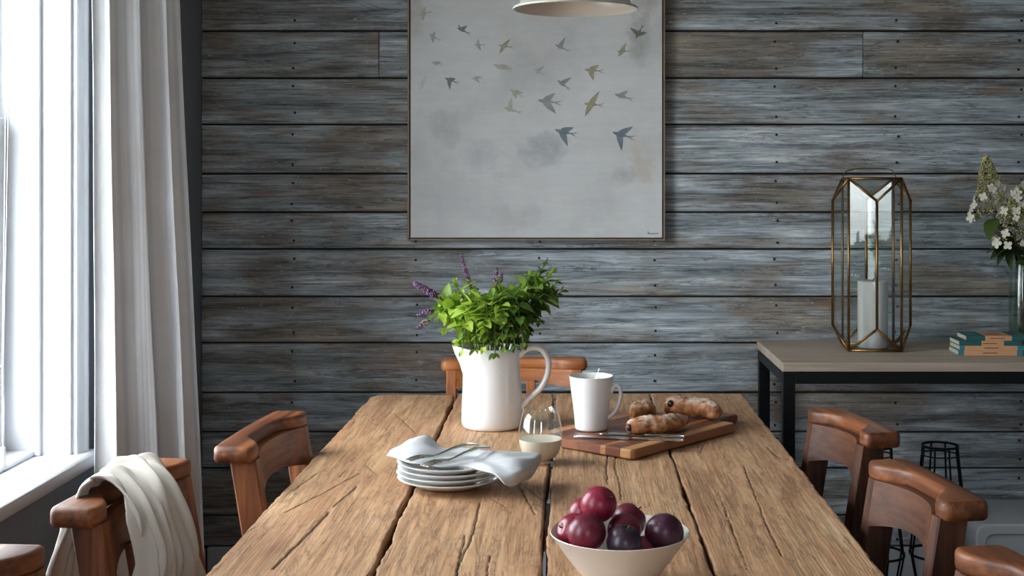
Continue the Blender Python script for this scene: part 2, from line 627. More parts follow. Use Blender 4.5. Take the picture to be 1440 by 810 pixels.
    blot(-0.17, 0.27, 0.13, 0.10, srgb(172, 176, 184), 0.6)
    blot(-0.30, 0.36, 0.10, 0.12, srgb(168, 168, 172), 0.55)
    blot(-0.08, 0.08, 0.16, 0.08, srgb(190, 180, 180), 0.6)
    blot(0.34, 0.26, 0.09, 0.16, srgb(206, 186, 156), 0.7)
    blot(0.28, 0.21, 0.07, 0.06, srgb(158, 156, 160), 0.6)
    blot(0.33, 0.66, 0.07, 0.16, srgb(146, 140, 136), 0.75)
    blot(0.36, 0.78, 0.10, 0.10, srgb(160, 146, 132), 0.75)
    blot(-0.39, 0.74, 0.06, 0.14, srgb(184, 172, 156), 0.75)
    wv = m.noise(m.coords((0.15, 1, 1), rnd=False), 60, 3, 0.7)
    c = m.mix(0.35, c, m.ramp(wv, [(0.3, 0.88), (0.7, 1.06)]), 'MULTIPLY')
    m.base(c)
    m.set(Roughness=0.55)
    m.bump(wv, 0.1, 0.001)
    M['canvas'] = m.m

    # cutting board with glued strips of light and dark timber
    m = MT('striped_acacia')
    v = m.coords((1, 1, 1), rnd=False)
    g = m.n('ShaderNodeSeparateXYZ')
    m.l(v, g.inputs[0])
    gy = m.math('ADD', m.math('MULTIPLY', g.outputs['Y'], 3.57), 0.5)
    gy = m.math('ADD', gy, m.math('MULTIPLY', m.noise(m.coords((0.5, 1, 1), rnd=False), 9.0, 2), 0.03))
    c = m.ramp(gy, [(0.0, srgb(150, 96, 62)), (0.04, srgb(192, 142, 94)), (0.13, srgb(116, 64, 42)), (0.27, srgb(176, 122, 80)), (0.32, srgb(122, 70, 48)), (0.55, srgb(138, 82, 56)), (0.74, srgb(104, 58, 42)), (0.9, srgb(196, 136, 92))], 'CONSTANT')
    gr = m.noise(m.coords((0.05, 1, 1), rnd=False), 60.0, 4, 0.6)
    c = m.mix(0.6, c, m.ramp(gr, [(0.3, 0.7), (0.7, 1.15)]), 'MULTIPLY')
    m.base(c)
    m.set(Roughness=0.42)
    M['board'] = m.m

    # bread crust, flour dusted on the upper side
    m = MT('floured_crust')
    v = m.coords((1, 1, 1))
    a = m.noise(v, 34.0, 5, 0.6, 0.4)
    c = m.ramp(a, [(0.3, srgb(84, 46, 26)), (0.43, srgb(142, 86, 50)), (0.56, srgb(190, 130, 80)), (0.72, srgb(212, 166, 120))])
    ge = m.n('ShaderNodeNewGeometry')
    sp = m.n('ShaderNodeSeparateXYZ')
    m.l(ge.outputs['Normal'], sp.inputs[0])
    fl = m.math('MULTIPLY', m.ramp(sp.outputs['Z'], [(0.35, 0.0), (0.9, 1.0)]), m.ramp(m.noise(v, 42.0, 4, 0.7), [(0.42, 0.0), (0.62, 1.0)]))
    c = m.mix(fl, c, srgb(222, 208, 192))
    m.base(c)
    m.set(Roughness=0.75)
    m.bump(a, 0.6, 0.004)
    M['crust'] = m.m
    M['olive'] = plain('black_olive', srgb(40, 30, 30), 0.35)

    def plum(name, a, b):
        m = MT(name)
        v = m.coords((1, 1, 1))
        f = m.noise(v, 16.0, 4, 0.6)
        c = m.ramp(f, [(0.3, a), (0.7, b)])
        bl = m.ramp(m.noise(v, 30.0, 4, 0.7), [(0.5, 0.0), (0.8, 0.28)])
        c = m.mix(bl, c, srgb(150, 120, 140))
        dots = m.ramp(m.noise(v, 220.0, 1, 0.5), [(0.72, 0.0), (0.8, 0.35)])
        c = m.mix(dots, c, srgb(190, 140, 130))
        m.base(c)
        m.set(Roughness=0.36)
        return m.m
    M['plum_red'] = plum('crimson_plum_skin', srgb(112, 16, 40), srgb(150, 30, 58))
    M['plum_mid'] = plum('wine_plum_skin', srgb(86, 16, 38), srgb(126, 28, 52))
    M['plum_dark'] = plum('purple_plum_skin', srgb(48, 18, 36), srgb(72, 26, 46))
    M['plum_blue'] = plum('blue_black_plum_skin', srgb(40, 24, 40), srgb(62, 40, 58))

    for k, c in dict(teal=(38, 92, 92), orange=(214, 160, 116), blue=(62, 128, 138), paper=(206, 194, 170), ink=(60, 60, 56)).items():
        M['book_' + k] = plain('book_' + k, srgb(*c), 0.6, 0, 0.06, 40)
    bc = dict(slate=(126, 140, 150), grey=(164, 166, 168), olive=(176, 173, 152), tan=(178, 168, 144), pale=(196, 194, 182), white=(230, 230, 226), mauve=(174, 168, 168), dark=(128, 124, 114), mist=(190, 193, 196), moss=(172, 171, 138))
    for k, c in bc.items():
        M['bird_' + k] = plain('bird_paint_' + k, srgb(*c), 0.6, 0, 0.16, 55)


build_materials()

# ------------------------------------------------------------------ the room
YB = 4.28          # face of the planked back wall
XL = -1.203        # face of the left wall
XR, YR, ZC = 2.30, -2.10, 2.46
TH = 0.26


def struct(name, bm, mat, parent=None, smooth=False):
    o = obj(name, bm, mat, parent, smooth=smooth)
    if parent is None:
        o['kind'] = 'structure'
    return o


bm = B(); box(bm, XL - TH, XR + TH, YR - TH, YB + 0.2, -0.08, -0.012)
floor = struct('floor', bm, M['frame_dark'])
xf = XL
while xf < XR:
    bm = B(); box(bm, xf + 0.001, min(xf + 0.139, XR), YR, YB + 0.019, -0.012, 0.0, 0.0012)
    obj('floor_board', bm, M['floorwood'], floor, smooth=False)
    xf += 0.14
bm = B(); box(bm, XL - TH, XR + TH, YR - TH, YB + 0.2, ZC, ZC + 0.1)
struct('ceiling', bm, M['ceiling'])
bm = B(); box(bm, XR, XR + 0.1, YR, YB, 0, ZC)
struct('wall_right', bm, M['grey_paint'])
# rear wall with an opening for an unseen window added as fill
bm = B()
box(bm, XL - TH, 0.15, YR - 0.1, YR, 0, ZC); box(bm, 0.75, XR + 0.1, YR - 0.1, YR, 0, ZC)
box(bm, 0.15, 0.75, YR - 0.1, YR, 0, 0.95); box(bm, 0.15, 0.75, YR - 0.1, YR, 2.2, ZC)
struct('wall_rear', bm, M['grey_paint'])
bm = B()
for (a, b) in ((0.15, 0.20), (0.70, 0.75), (0.43, 0.47)):
    box(bm, a, b, YR - 0.09, YR - 0.03, 0.95, 2.2)
box(bm, 0.20, 0.70, YR - 0.09, YR - 0.03, 0.95, 1.01); box(bm, 0.20, 0.70, YR - 0.09, YR - 0.03, 2.14, 2.2)
wr = struct('window_3', bm, M['white_gloss'])
for (a, b) in ((0.20, 0.43), (0.47, 0.70)):
    bm = B(); box(bm, a, b, YR - 0.064, YR - 0.06, 1.01, 2.14)
    obj('pane', bm, M['glass'], wr, smooth=False)

# back wall: dark backing with every plank a piece of its own
bm = B(); box(bm, XL - TH, XR + 0.1, YB + 0.019, YB + 0.15, 0, ZC)
wall_back = struct('wall_back', bm, M['frame_dark'])
edges_px = [43.5, 109.8, 175, 244.3, 298.5, 350.3, 417, 482, 552, 607.5, 658.5, 724.5]
zs = [EYE - (y - VY) * YB / F for y in edges_px]
zs = [zs[0] + 0.15 * k for k in (5, 4, 3, 2, 1)] + zs + [0.147]
zs = [z for z in zs if z < ZC - 0.02]
zs = [ZC] + zs
rp = random.Random(3)
joints = {43.5: [(1214 - VX) * YB / F, (533 - VX) * YB / F]}
nail = B()
ncols = [(p - VX) * YB / F for p in (-100, 70, 243, 413, 585, 757, 921, 1091, 1261, 1434, 1604)]
for k in range(len(zs) - 1):
    zt, zb = zs[k] - 0.003, zs[k + 1] + 0.003
    cuts = [XL] + sorted(joints[43.5] if abs(zs[k] - (EYE - (43.5 - VY) * YB / F)) < 1e-6 else []) + [XR]
    for a, b in zip(cuts[:-1], cuts[1:]):
        bm = B()
        off = rp.uniform(-0.0025, 0.0015)
        box(bm, a + 0.0004, b - 0.0004, YB + off, YB + 0.019, zb, zt, 0.0028)
        o = obj('plank', bm, M['plank'], wall_back, smooth=False)
    for x in ncols:
        for t in (0.2, 0.8):
            xx, zz = x + rp.uniform(-0.006, 0.006), zb + (zt - zb) * (t + rp.uniform(-0.05, 0.05))
            if XL + 0.02 < xx < XR:
                r = bmesh.ops.create_cone(nail, cap_ends=True, segments=8, radius1=0.0044, radius2=0.0038, depth=0.0036)
                for v in r['verts']:
                    v.co = Vector((xx + v.co.x, YB - 0.0012 + v.co.z, zz + v.co.y))
o = obj('nail_head', nail, M['frame_dark'], wall_back, smooth=False)
o['kind'] = 'stuff'

bm = B()
box(bm, XL + 0.02, XR, YB - 0.006, YB + 0.018, 0, 0.145, 0.004, 2)
struct('baseboard_back', bm, M['white_base'])

# left wall with the window opening and an unseen one added for light
WIN = [(1.95, 3.175), (0.45, 1.15)]
SILL, HEAD = 0.679, 2.22
bm = B()
ys = [YR - 0.1, WIN[1][0], WIN[1][1], WIN[0][0], WIN[0][1], YB + 0.019]
for a, b in ((0, 1), (2, 3), (4, 5)):
    box(bm, XL - TH, XL, ys[a], ys[b], 0, ZC)
for (a, b) in WIN:
    box(bm, XL - TH, XL, a, b, 0, SILL - 0.035)
    box(bm, XL - TH, XL, a, b, HEAD, ZC)
struct('wall_left', bm, M['grey_paint'])
bm = B(); box(bm, XL, XL + 0.018, YR, YB - 0.01, 0, 0.145, 0.004, 2)
struct('baseboard_left', bm, M['white_base'])

for wi, (y0, y1) in enumerate(WIN):
    XS = -1.352     # inner face of the sash
    # lining boards of the reveal
    bm = B()
    for (ya, yb) in ((y0, y0 + 0.014), (y1 - 0.014, y1)):
        box(bm, XS - 0.05, XL + 0.0, ya, yb, SILL, HEAD)
    box(bm, XS - 0.05, XL, y0 + 0.014, y1 - 0.014, HEAD - 0.014, HEAD)
    wn = struct('window_%d' % (wi + 1), bm, M['white_gloss'])  # the second one is unseen, added to light foreground and back wall
    # inner lining step (second board of the jamb)
    for (ya, yb) in ((y0 + 0.014, y0 + 0.026), (y1 - 0.026, y1 - 0.014)):
        bm = B(); box(bm, XS - 0.05, -1.272, ya, yb, SILL, HEAD - 0.014, 0.002)
        obj('jamb_board', bm, M['white_gloss'], wn, smooth=False)
    # architraves
    def arch(ya, yb, za, zb, vert, flip=1):
        bm = B()
        prof = [(0.0, 0.0), (0.0, 0.012), (0.006, 0.014), (0.010, 0.009), (0.014, 0.013), (0.040, 0.015), (0.046, 0.021), (0.055, 0.021), (0.058, 0.0)]
        if vert:
            secs = [[Vector((XL + h, ya + flip * w, z)) for (w, h) in prof] for z in (za, zb)]
        else:
            secs = [[Vector((XL + h, y, za + w)) for (w, h) in prof] for y in (ya, yb)]
        loft(bm, secs)
        return obj('architrave', bm, M['white_gloss'], wn, smooth=False)
    arch(y1 - 0.004, 0, SILL, HEAD + 0.05, True, 1)
    arch(y0 + 0.004, 0, SILL, HEAD + 0.05, True, -1)
    arch(y0 - 0.05, y1 + 0.05, HEAD - 0.004, 0, False)
    # sill board with rounded nose
    bm = B()
    nose = [(XS - 0.05, SILL - 0.036), (XS - 0.05, SILL)] + [(-1.172 + 0.013 * math.sin(a), SILL - 0.013 + 0.013 * math.cos(a)) for a in (0, 0.5, 1.0, PI / 2)] + [(-1.159, SILL - 0.026), (-1.164, SILL - 0.036)]
    loft(bm, [[Vector((x, y, z)) for (x, z) in nose] for y in (y0 - 0.06, y1 + 0.06)])
    # notch out of the wall: part of the board beside the opening stays proud of the wall face
    obj('sill', bm, M['white_gloss'], wn, smooth=True, angle=30)
    bm = B(); box(bm, XS - 0.05, -1.285, y0 + 0.026, y1 - 0.026, SILL, SILL + 0.014, 0.003)
    obj('inner_sill', bm, M['white_gloss'], wn, smooth=False)
    # two sliding sashes
    zm = (SILL + HEAD) / 2 + 0.02
    for si, (za, zb, dx) in enumerate(((SILL + 0.014, zm + 0.02, 0.0), (zm - 0.02, HEAD - 0.014, -0.03))):
        bm = B()
        xa, xb = XS - 0.03 + dx, XS + dx
        ya, yb = y0 + 0.026, y1 - 0.026
        box(bm, xa, xb, ya, ya + 0.05, za, zb, 0.004); box(bm, xa, xb, yb - 0.05, yb, za, zb, 0.004)
        box(bm, xa, xb, ya + 0.05, yb - 0.05, za, za + 0.06, 0.004); box(bm, xa, xb, ya + 0.05, yb - 0.05, zb - 0.04, zb, 0.004)
        yc = (ya + yb) / 2
        box(bm, xa + 0.004, xb - 0.004, yc - 0.011, yc + 0.011, za + 0.06, zb - 0.04, 0.003)
        sa = obj('sash', bm, M['white_gloss'], wn, smooth=False)
        for (p, q) in ((ya + 0.05, yc - 0.011), (yc + 0.011, yb - 0.05)):
            bm = B(); box(bm, (xa + xb) / 2 - 0.002, (xa + xb) / 2 + 0.002, p, q, za + 0.06, zb - 0.04)
            obj('pane', bm, M['glass'], sa, smooth=False)

# blind cord hanging in the window
bc = thing('blind_cord', 'thin white looped blind cord with a white pull, hanging inside the window', 'cord', W(4, 659, 2.985))
p0 = bc.location.copy()
bm = B(); lathe(bm, [(0, 0), (0.0055, 0), (0.0065, 0.002), (0.0062, 0.045), (0.004, 0.050), (0, 0.051)], 16)
obj('pull', bm, M['white_gloss'], bc)
top = W(13, -260, 2.985) - p0
knot = W(3.5, 515, 2.985) - p0
for dx in (0.0, 0.006):
    bm = B(); tube(bm, catmull([Vector((0, dx * 0.3, 0.05)), (Vector((0, 0, 0.05)) + knot) / 2 + Vector((0.003 if dx else 0, 0, 0)), knot + Vector((dx * .3, 0, 0)), knot * 0.6 + top * 0.4 + Vector((dx, 0, 0)), top + Vector((dx, 0, 0))], 24), 0.0013, 6)
    obj('cord', bm, M['cord'], bc)
bm = B(); bmesh.ops.create_icosphere(bm, subdivisions=2, radius=0.004, matrix=Matrix.Translation(knot))
obj('knot', bm, M['cord'], bc)
bm = B(); tube(bm, [Vector((top.x + 0.01, -0.95, HEAD - 0.05 - p0.z)), Vector((top.x + 0.01, 0.15, HEAD - 0.05 - p0.z))], 0.024, 16)
obj('blind_roll', bm, M['curtain'], bc)

# ------------------------------------------------------------------ curtain
NU, NV = 260, 46
bm = B()
sl = []
g = []
for j in range(NV):
    t = j / (NV - 1)
    z = 2.40 - t * (2.40 - 0.012)
    row = []
    for i in range(NU):
        u = i / (NU - 1)
        y = 3.150 + 0.25 * u + 0.04 * t * u
        xb = -1.146 + 0.020 * min(1.0, t / 0.7) + u * (0.105 + 0.070 * t ** 1.6)
        ph = 2 * PI * (3.7 * u + 0.22 * math.sin(6.0 * u + 0.4) + 0.12 * t * math.sin(9 * u)) - 1.9
        amp = (0.008 + 0.026 * min(1, u * 2.6)) * (0.80 + 0.40 * t) * (1 + 0.3 * math.sin(11 * u + 1))
        sn = math.sin(ph)
        x = xb + amp * (sn * (1 - 0.25 * sn)) + 0.004 * math.sin(31 * u + 6 * t) * t
        y += 0.012 * math.cos(ph) * (0.7 + 0.5 * t) + 0.002 * math.sin(23 * t + 9 * u)
        row.append(Vector((max(x, XL + 0.006), y, z)))
        sl.append(u)
    g.append(row)
grid_faces(bm, g)
cu = obj('curtain', bm, M['curtain'])
at = cu.data.attributes.new('stripe', 'FLOAT', 'POINT')
sv = []
for u in sl:
    s = math.sin(u * 2 * PI * 23)
    sv.append(0.55 * smooth01(0.2, 0.6, s))
at.data.foreach_set('value', sv)
md = cu.modifiers.new('thickness', 'SOLIDIFY'); md.thickness = 0.0016
tag(cu, 'long white linen curtain with faint grey stripes, gathered beside the window', 'curtain')

# ------------------------------------------------------------------ picture
pic = thing('painting', 'square pale canvas of flying swallows in a thin gilt frame on the plank wall', 'painting', ((573 + 935.5 - 2 * VX) / 2 * 4.243 / F, 4.275, EYE - (338.5 - VY) * 4.243 / F))
PW, PH = (935.5 - 573) * 4.243 / F, 0.885
D0 = -0.034
for (a, b, c, d) in ((-PW / 2, -PW / 2 + 0.006, 0, PH), (PW / 2 - 0.006, PW / 2, 0, PH), (-PW / 2 + 0.006, PW / 2 - 0.006, 0, 0.006), (-PW / 2 + 0.006, PW / 2 - 0.006, PH - 0.006, PH)):
    bm = B(); box(bm, a, b, D0, 0, c, d, 0.001)
    obj('frame', bm, M['frame_gold'], pic, smooth=False)
bm = B(); box(bm, -PW / 2 + 0.006, PW / 2 - 0.006, D0 + 0.015, -0.002, 0.006, PH - 0.006)
obj('backing', bm, M['frame_dark'], pic, smooth=False)
bm = B(); box(bm, -PW / 2 + 0.0095, PW / 2 - 0.0095, D0 + 0.004, D0 + 0.016, 0.0095, PH - 0.0095, 0.001)
obj('canvas', bm, M['canvas'], pic, smooth=False)


def bird_mesh(name, size, up, dn, rot, flip, mat):
    """swallow silhouette flying to the left; up / dn are (angle, length) of the two wings"""
    bm = B()

    lay = [0]

    def poly(pts):
        vs = []
        lay[0] += 1
        for (x, z) in pts:
            if flip:
                x = -x
            c, s = math.cos(rot), math.sin(rot)
            vs.append(bm.verts.new((size * (x * c - z * s), -0.00012 * lay[0], size * (x * s + z * c))))
        bm.faces.new(vs)

    poly([(-0.42, 0.015), (-0.36, 0.055), (-0.27, 0.07), (-0.1, 0.085), (0.08, 0.06), (0.24, 0.02), (0.24, -0.015), (0.06, -0.06), (-0.1, -0.085), (-0.27, -0.055), (-0.36, -0.02)])
    poly([(0.22, 0.02), (0.36, 0.05), (0.55, 0.12), (0.40, 0.02), (0.30, 0.0), (0.22, -0.01)])
    poly([(0.22, 0.01), (0.30, 0.0), (0.40, -0.03), (0.55, -0.09), (0.36, -0.06), (0.22, -0.015)])
    for (ang, ln), sg in ((up, 1), (dn, -1)):
        a = math.radians(ang)
        ca, sa = math.cos(a), math.sin(a) * sg
        def q(l, w):
            # l along the wing, w across it (positive = trailing side)
            return (l * ca + w * abs(math.sin(a)) - 0.1, l * sa - w * ca * sg + 0.01 * sg)
        pts = [q(0, -0.14), q(0.35 * ln, -0.11), q(0.7 * ln, -0.03), q(ln, 0.06), q(0.75 * ln, 0.09), q(0.4 * ln, 0.12), q(0.0, 0.13)]
        poly(pts)
    return obj(name, bm, mat, None, smooth=False)


birds = [  # px, py, size px, up wing, down wing, rotation, flip, paint
    (651, 43, 22, (70, 0.45), (215, 0.5), -25, 0, 'slate'), (597, 19, 22, (60, 0.5), (120, 0.4), 20, 0, 'pale'),
    (610, 52, 20, (100, 0.4), (60, 0.45), -30, 0, 'mist'), (674, 63, 18, (95, 0.5), (70, 0.5), 0, 0, 'mist'),
    (711, 65, 22, (62, 0.6), (120, 0.55), -8, 0, 'olive'), (706, 95, 30, (15, 0.6), (60, 0.12), -18, 0, 'pale'),
    (790, 67, 24, (92, 0.65), (50, 0.12), -24, 0, 'grey'), (899, 45, 24, (88, 0.6), (60, 0.5), 62, 0, 'dark'),
    (877, 72, 22, (66, 0.62), (140, 0.4), 4, 0, 'olive'), (758, 101, 20, (72, 0.6), (100, 0.2), -30, 0, 'mist'),
    (834, 99, 29, (45, 0.45), (78, 0.5), -4, 0, 'tan'), (792, 119, 24, (74, 0.68), (60, 0.12), -36, 0, 'grey'),
    (597, 116, 24, (62, 0.5), (128, 0.5), 12, 0, 'white'), (634, 113, 22, (35, 0.4), (72, 0.62), -20, 0, 'slate'),
    (670, 110, 18, (20, 0.5), (50, 0.5), 0, 0, 'mist'), (614, 89, 18, (25, 0.5), (60, 0.2), -10, 0, 'mist'),
    (726, 131, 24, (30, 0.5), (55, 0.4), -30, 0, 'pale'), (771, 143, 36, (55, 0.48), (48, 0.62), -6, 0, 'grey'),
    (834, 147, 30, (66, 0.72), (118, 0.62), -4, 0, 'moss'), (876, 136, 29, (62, 0.42), (40, 0.08), -16, 0, 'mauve'),
    (720, 155, 30, (105, 0.55), (50, 0.1), -16, 0, 'pale'), (794, 186, 34, (38, 0.5), (62, 0.62), -12, 0, 'slate'),
    (875, 190, 34, (50, 0.62), (74, 0.66), -14, 0, 'slate')]
pl = pic.location
for (px, py, s, up, dn, rot, fl, col) in birds:
    w = W(px, py, 4.275 + D0)
    o = bird_mesh('painted_bird', s * 1.02 * 4.24 / F, up, dn, math.radians(rot), fl, M['bird_' + col])
    o.parent = pic
    o.location = (w.x - pl.x, D0 + 0.0034, w.z - pl.z)
# small pencilled signature
bm = B()
sg = [(911, 325), (911.5, 329.5), (913, 327.5), (914, 329.5), (915.5, 328), (917, 329.5), (919, 328.4), (921, 328.8), (926, 328.2)]
tube(bm, [W(x, y, 4.2442) - Vector((pl.x, pl.y, pl.z)) for (x, y) in sg], 0.0009, 5)
obj('signature', bm, M['signature'], pic)

# ------------------------------------------------------------------ pendant lamp
LY = 2.90
LR = 87 * LY / F
lc = W(809, 13.5, LY)
lamp = thing('pendant_lamp', 'cream enamel pendant lamp with white inside hanging above the table', 'lamp', lc)
bm = B()
outp = [(LR, 0.0), (LR + 0.0015, 0.003), (LR - 0.001, 0.0055), (LR - 0.012, 0.010), (LR - 0.020, 0.030), (LR - 0.034, 0.065), (LR - 0.062, 0.105), (LR - 0.095, 0.132), (0.030, 0.146), (0.026, 0.150)]
inp = [(r - 0.0022, max(z - 0.0012, 0.0012)) for (r, z) in reversed(outp)]
lathe(bm, outp, 64)
shade = obj('shade', bm, M['enamel_out'], lamp)
bm = B(); lathe(bm, inp[:-2] + [(LR - 0.003, 0.002), (LR, 0.0)], 64)
obj('lining', bm, M['enamel_in'], shade)
bm = B(); lathe(bm, [(0, 0.146), (0.028, 0.146), (0.028, 0.165), (0.020, 0.190), (0.012, 0.200), (0.006, 0.212), (0, 0.212)], 32)
obj('cap', bm, M['enamel_out'], lamp)
bm = B(); tube(bm, [(0, 0, 0.21), (0, 0, ZC - lc.z)], 0.0035, 8)
obj('flex', bm, M['cord'], lamp)
bm = B(); lathe(bm, [(0, ZC - lc.z - 0.03), (0.02, ZC - lc.z - 0.03), (0.045, ZC - lc.z - 0.01), (0.046, ZC - lc.z), (0, ZC - lc.z)], 32)
obj('ceiling_rose', bm, M['enamel_out'], lamp)
bm = B(); lathe(bm, [(0, 0.045), (0.015, 0.048), (0.026, 0.062), (0.029, 0.078), (0.024, 0.098), (0.014, 0.118), (0.013, 0.146), (0, 0.146)], 24)
obj('bulb', bm, M['bulb'], lamp)

# ------------------------------------------------------------------ dining table
TT = 0.76
table = thing('dining_table', 'rustic table of four worn timber planks, set with crockery and fruit', 'table', (-0.04, 2.5, 0))
tl = table.location
cracks_px = [
    [(401, 720), (453, 694), (507, 665)], [(383, 800), (420, 764), (443, 741), (463, 720)], [(469, 713), (502, 684)],
    [(411, 690), (447, 665)], [(476, 672), (487, 661)], [(515, 654), (527, 665)], [(556, 581), (585, 610)], [(494, 648), (500, 642)],
    [(675, 707), (670, 733), (662, 759), (652, 778), (642, 808)], [(654, 752), (641, 810)],
    [(729, 680), (753, 723)], [(731, 679), (770, 708)], [(728, 683), (740, 700)], [(690, 700), (712, 714)],
    [(855, 637), (853, 655), (854, 681)], [(866, 641), (864, 655), (871, 679), (873, 703)],
    [(1046, 655), (1055, 679), (1066, 707), (1076, 734), (1090, 762), (1100, 783)], [(1079, 628), (1093, 642)],
    [(950, 575), (953, 560)], [(1058, 573), (1030, 579)], [(990, 625), (985, 637)], [(340, 752), (362, 740)], [(620, 600), (612, 612)],
    [(690, 780), (684, 812)], [(1010, 690), (1030, 745), (1052, 800)]]
crk_w = [0.0016, 0.0024, 0.0018, 0.0016, 0.0014, 0.0011, 0.0010, 0.001, 0.0020, 0.0014, 0.0013, 0.0013, 0.001, 0.001, 0.0016, 0.0013, 0.0012, 0.0016, 0.001, 0.001, 0.001, 0.001, 0.001, 0.0012, 0.0008]
cracks = [[P(x, y, TT) for (x, y) in c] for c in cracks_px]


def table_plank(xa, xb, ya, yb, seed, corner=0.0):
    """xa, xb = (x at the near end, x at the far end); far part has a dense relief"""
    THK = 0.048
    nx = max(60, int(((xb[0] - xa[0])) / 0.0021))
    yl = np.concatenate([np.linspace(ya, 1.82, 24, endpoint=False), np.arange(1.82, yb - 0.001, 0.0038), [yb]])
    ny = len(yl)
    tt = (yl - ya) / (yb - ya)
    z0 = np.zeros(ny)
    el = xa[0] + (xa[1] - xa[0]) * tt + 0.0045 * (vnoise(yl * 9, z0, seed) - 0.5) + 0.0028 * (vnoise(yl * 42, z0, seed + 1) - 0.5) + 0.0012 * (vnoise(yl * 130, z0, seed + 2) - 0.5)
    er = xb[0] + (xb[1] - xb[0]) * tt + 0.0045 * (vnoise(yl * 9, z0, seed + 3) - 0.5) + 0.0028 * (vnoise(yl * 42, z0, seed + 4) - 0.5) + 0.0012 * (vnoise(yl * 130, z0, seed + 5) - 0.5)
    if corner:
        el = el + np.clip((yl - (yb - corner)) / corner, 0, 1) ** 2 * corner * 0.55
    s = np.linspace(0, 1, nx)
    X = el[:, None] * (1 - s) + er[:, None] * s
    Y = np.repeat(yl[:, None], nx, 1)
    Yv = Y + 0.006 * (vnoise(X * 30, X * 0, seed + 6) - 0.5) * np.clip((Y - (yb - 0.05)) / 0.05, 0, 1)
    Z = np.full_like(X, TT)
    Z += 0.0022 * (vnoise(X * 16, Y * 4, seed + 7) - 0.5) + 0.0009 * (vnoise(X * 160, Y * 9, seed + 8) - 0.5) + 0.0006 * (vnoise(X * 60, Y * 60, seed + 9) - 0.5)
    # eased edges
    dl, dr = X - el[:, None], er[:, None] - X
    de = np.minimum(dl, dr)
    df = yb - Y
    rr = 0.003
    Z -= rr * np.clip(1 - de / rr, 0, 1) ** 2 + rr * np.clip(1 - df / rr, 0, 1) ** 2
    A = 0.30 * np.clip(1 - de / (0.002 + 0.007 * vnoise(X * 10, Y * 50, seed + 11)), 0, 1)
    for c, w in zip(cracks, crk_w):
        for p, q in zip(c[:-1], c[1:]):
            if max(p.x, q.x) < X.min() - 0.02 or min(p.x, q.x) > X.max() + 0.02:
                continue
            wob = 0.0022 * (vnoise(Y * 60, Y * 0, seed + 12) - 0.5)
            dx, dy = q.x - p.x, q.y - p.y
            L2 = dx * dx + dy * dy
            t = np.clip(((X - p.x) * dx + (Y - p.y) * dy) / L2, 0, 1)
            d = np.hypot(X + wob - p.x - t * dx, Y - p.y - t * dy)
            e = np.exp(-(d / (w * 0.72)) ** 2)
            Z -= 0.0030 * e
            A = np.maximum(A, np.clip(e * 1.25, 0, 1))
    # closed profile loop around each row
    side = 4
    cols = []
    zl = TT - rr
    for k in range(side):
        f = k / side
        cols.append((el + 0.003 * (vnoise(yl * 60, z0 + k, seed + 20) - 0.5), yl, TT - THK + (THK - rr - 0.004) * f, np.full(ny, 0.35)))
    top = [(X[:, i], Yv[:, i], Z[:, i], A[:, i]) for i in range(nx)]
    back = []
    for k in reversed(range(side)):
        f = k / side
        back.append((er + 0.003 * (vnoise(yl * 60, z0 + k, seed + 21) - 0.5), yl, TT - THK + (THK - rr - 0.004) * f, np.full(ny, 0.35)))
    allc = cols + top + back
    n = len(allc)
    VXs = np.stack([np.broadcast_to(c[0], ny) for c in allc], 1) - tl.x
    VYs = np.stack([np.broadcast_to(c[1], ny) for c in allc], 1) - tl.y
    VZs = np.stack([np.broadcast_to(c[2], ny) for c in allc], 1)
    AA = np.stack([np.broadcast_to(c[3], ny) for c in allc], 1)
    co = np.stack([VXs, VYs, VZs], 2).reshape(-1, 3)
    idx = np.arange(ny * n).reshape(ny, n)
    a = idx[:-1, :]; b = np.roll(a, -1, 1); d = idx[1:, :]; c2 = np.roll(d, -1, 1)
    quads = np.stack([a, b, c2, d], 2).reshape(-1, 4)
    me = bpy.data.meshes.new('plank')
    caps = [list(reversed(idx[0].tolist())), idx[-1].tolist()]
    nq = len(quads)
    me.vertices.add(len(co)); me.vertices.foreach_set('co', co.astype(np.float32).ravel())
    loops = np.concatenate([quads.ravel(), np.array(caps[0]), np.array(caps[1])]).astype(np.int32)
    me.loops.add(len(loops)); me.loops.foreach_set('vertex_index', loops)
    me.polygons.add(nq + 2)
    st = np.concatenate([np.arange(nq) * 4, [nq * 4, nq * 4 + n]]).astype(np.int32)
    me.polygons.foreach_set('loop_start', st)
    me.update(calc_edges=True)
    me.validate()
    at = me.attributes.new('crack', 'FLOAT', 'POINT')
    at.data.foreach_set('value', AA.astype(np.float32).ravel())
    o = mesh_obj('plank', me, M['timber'], table, True)
    return o


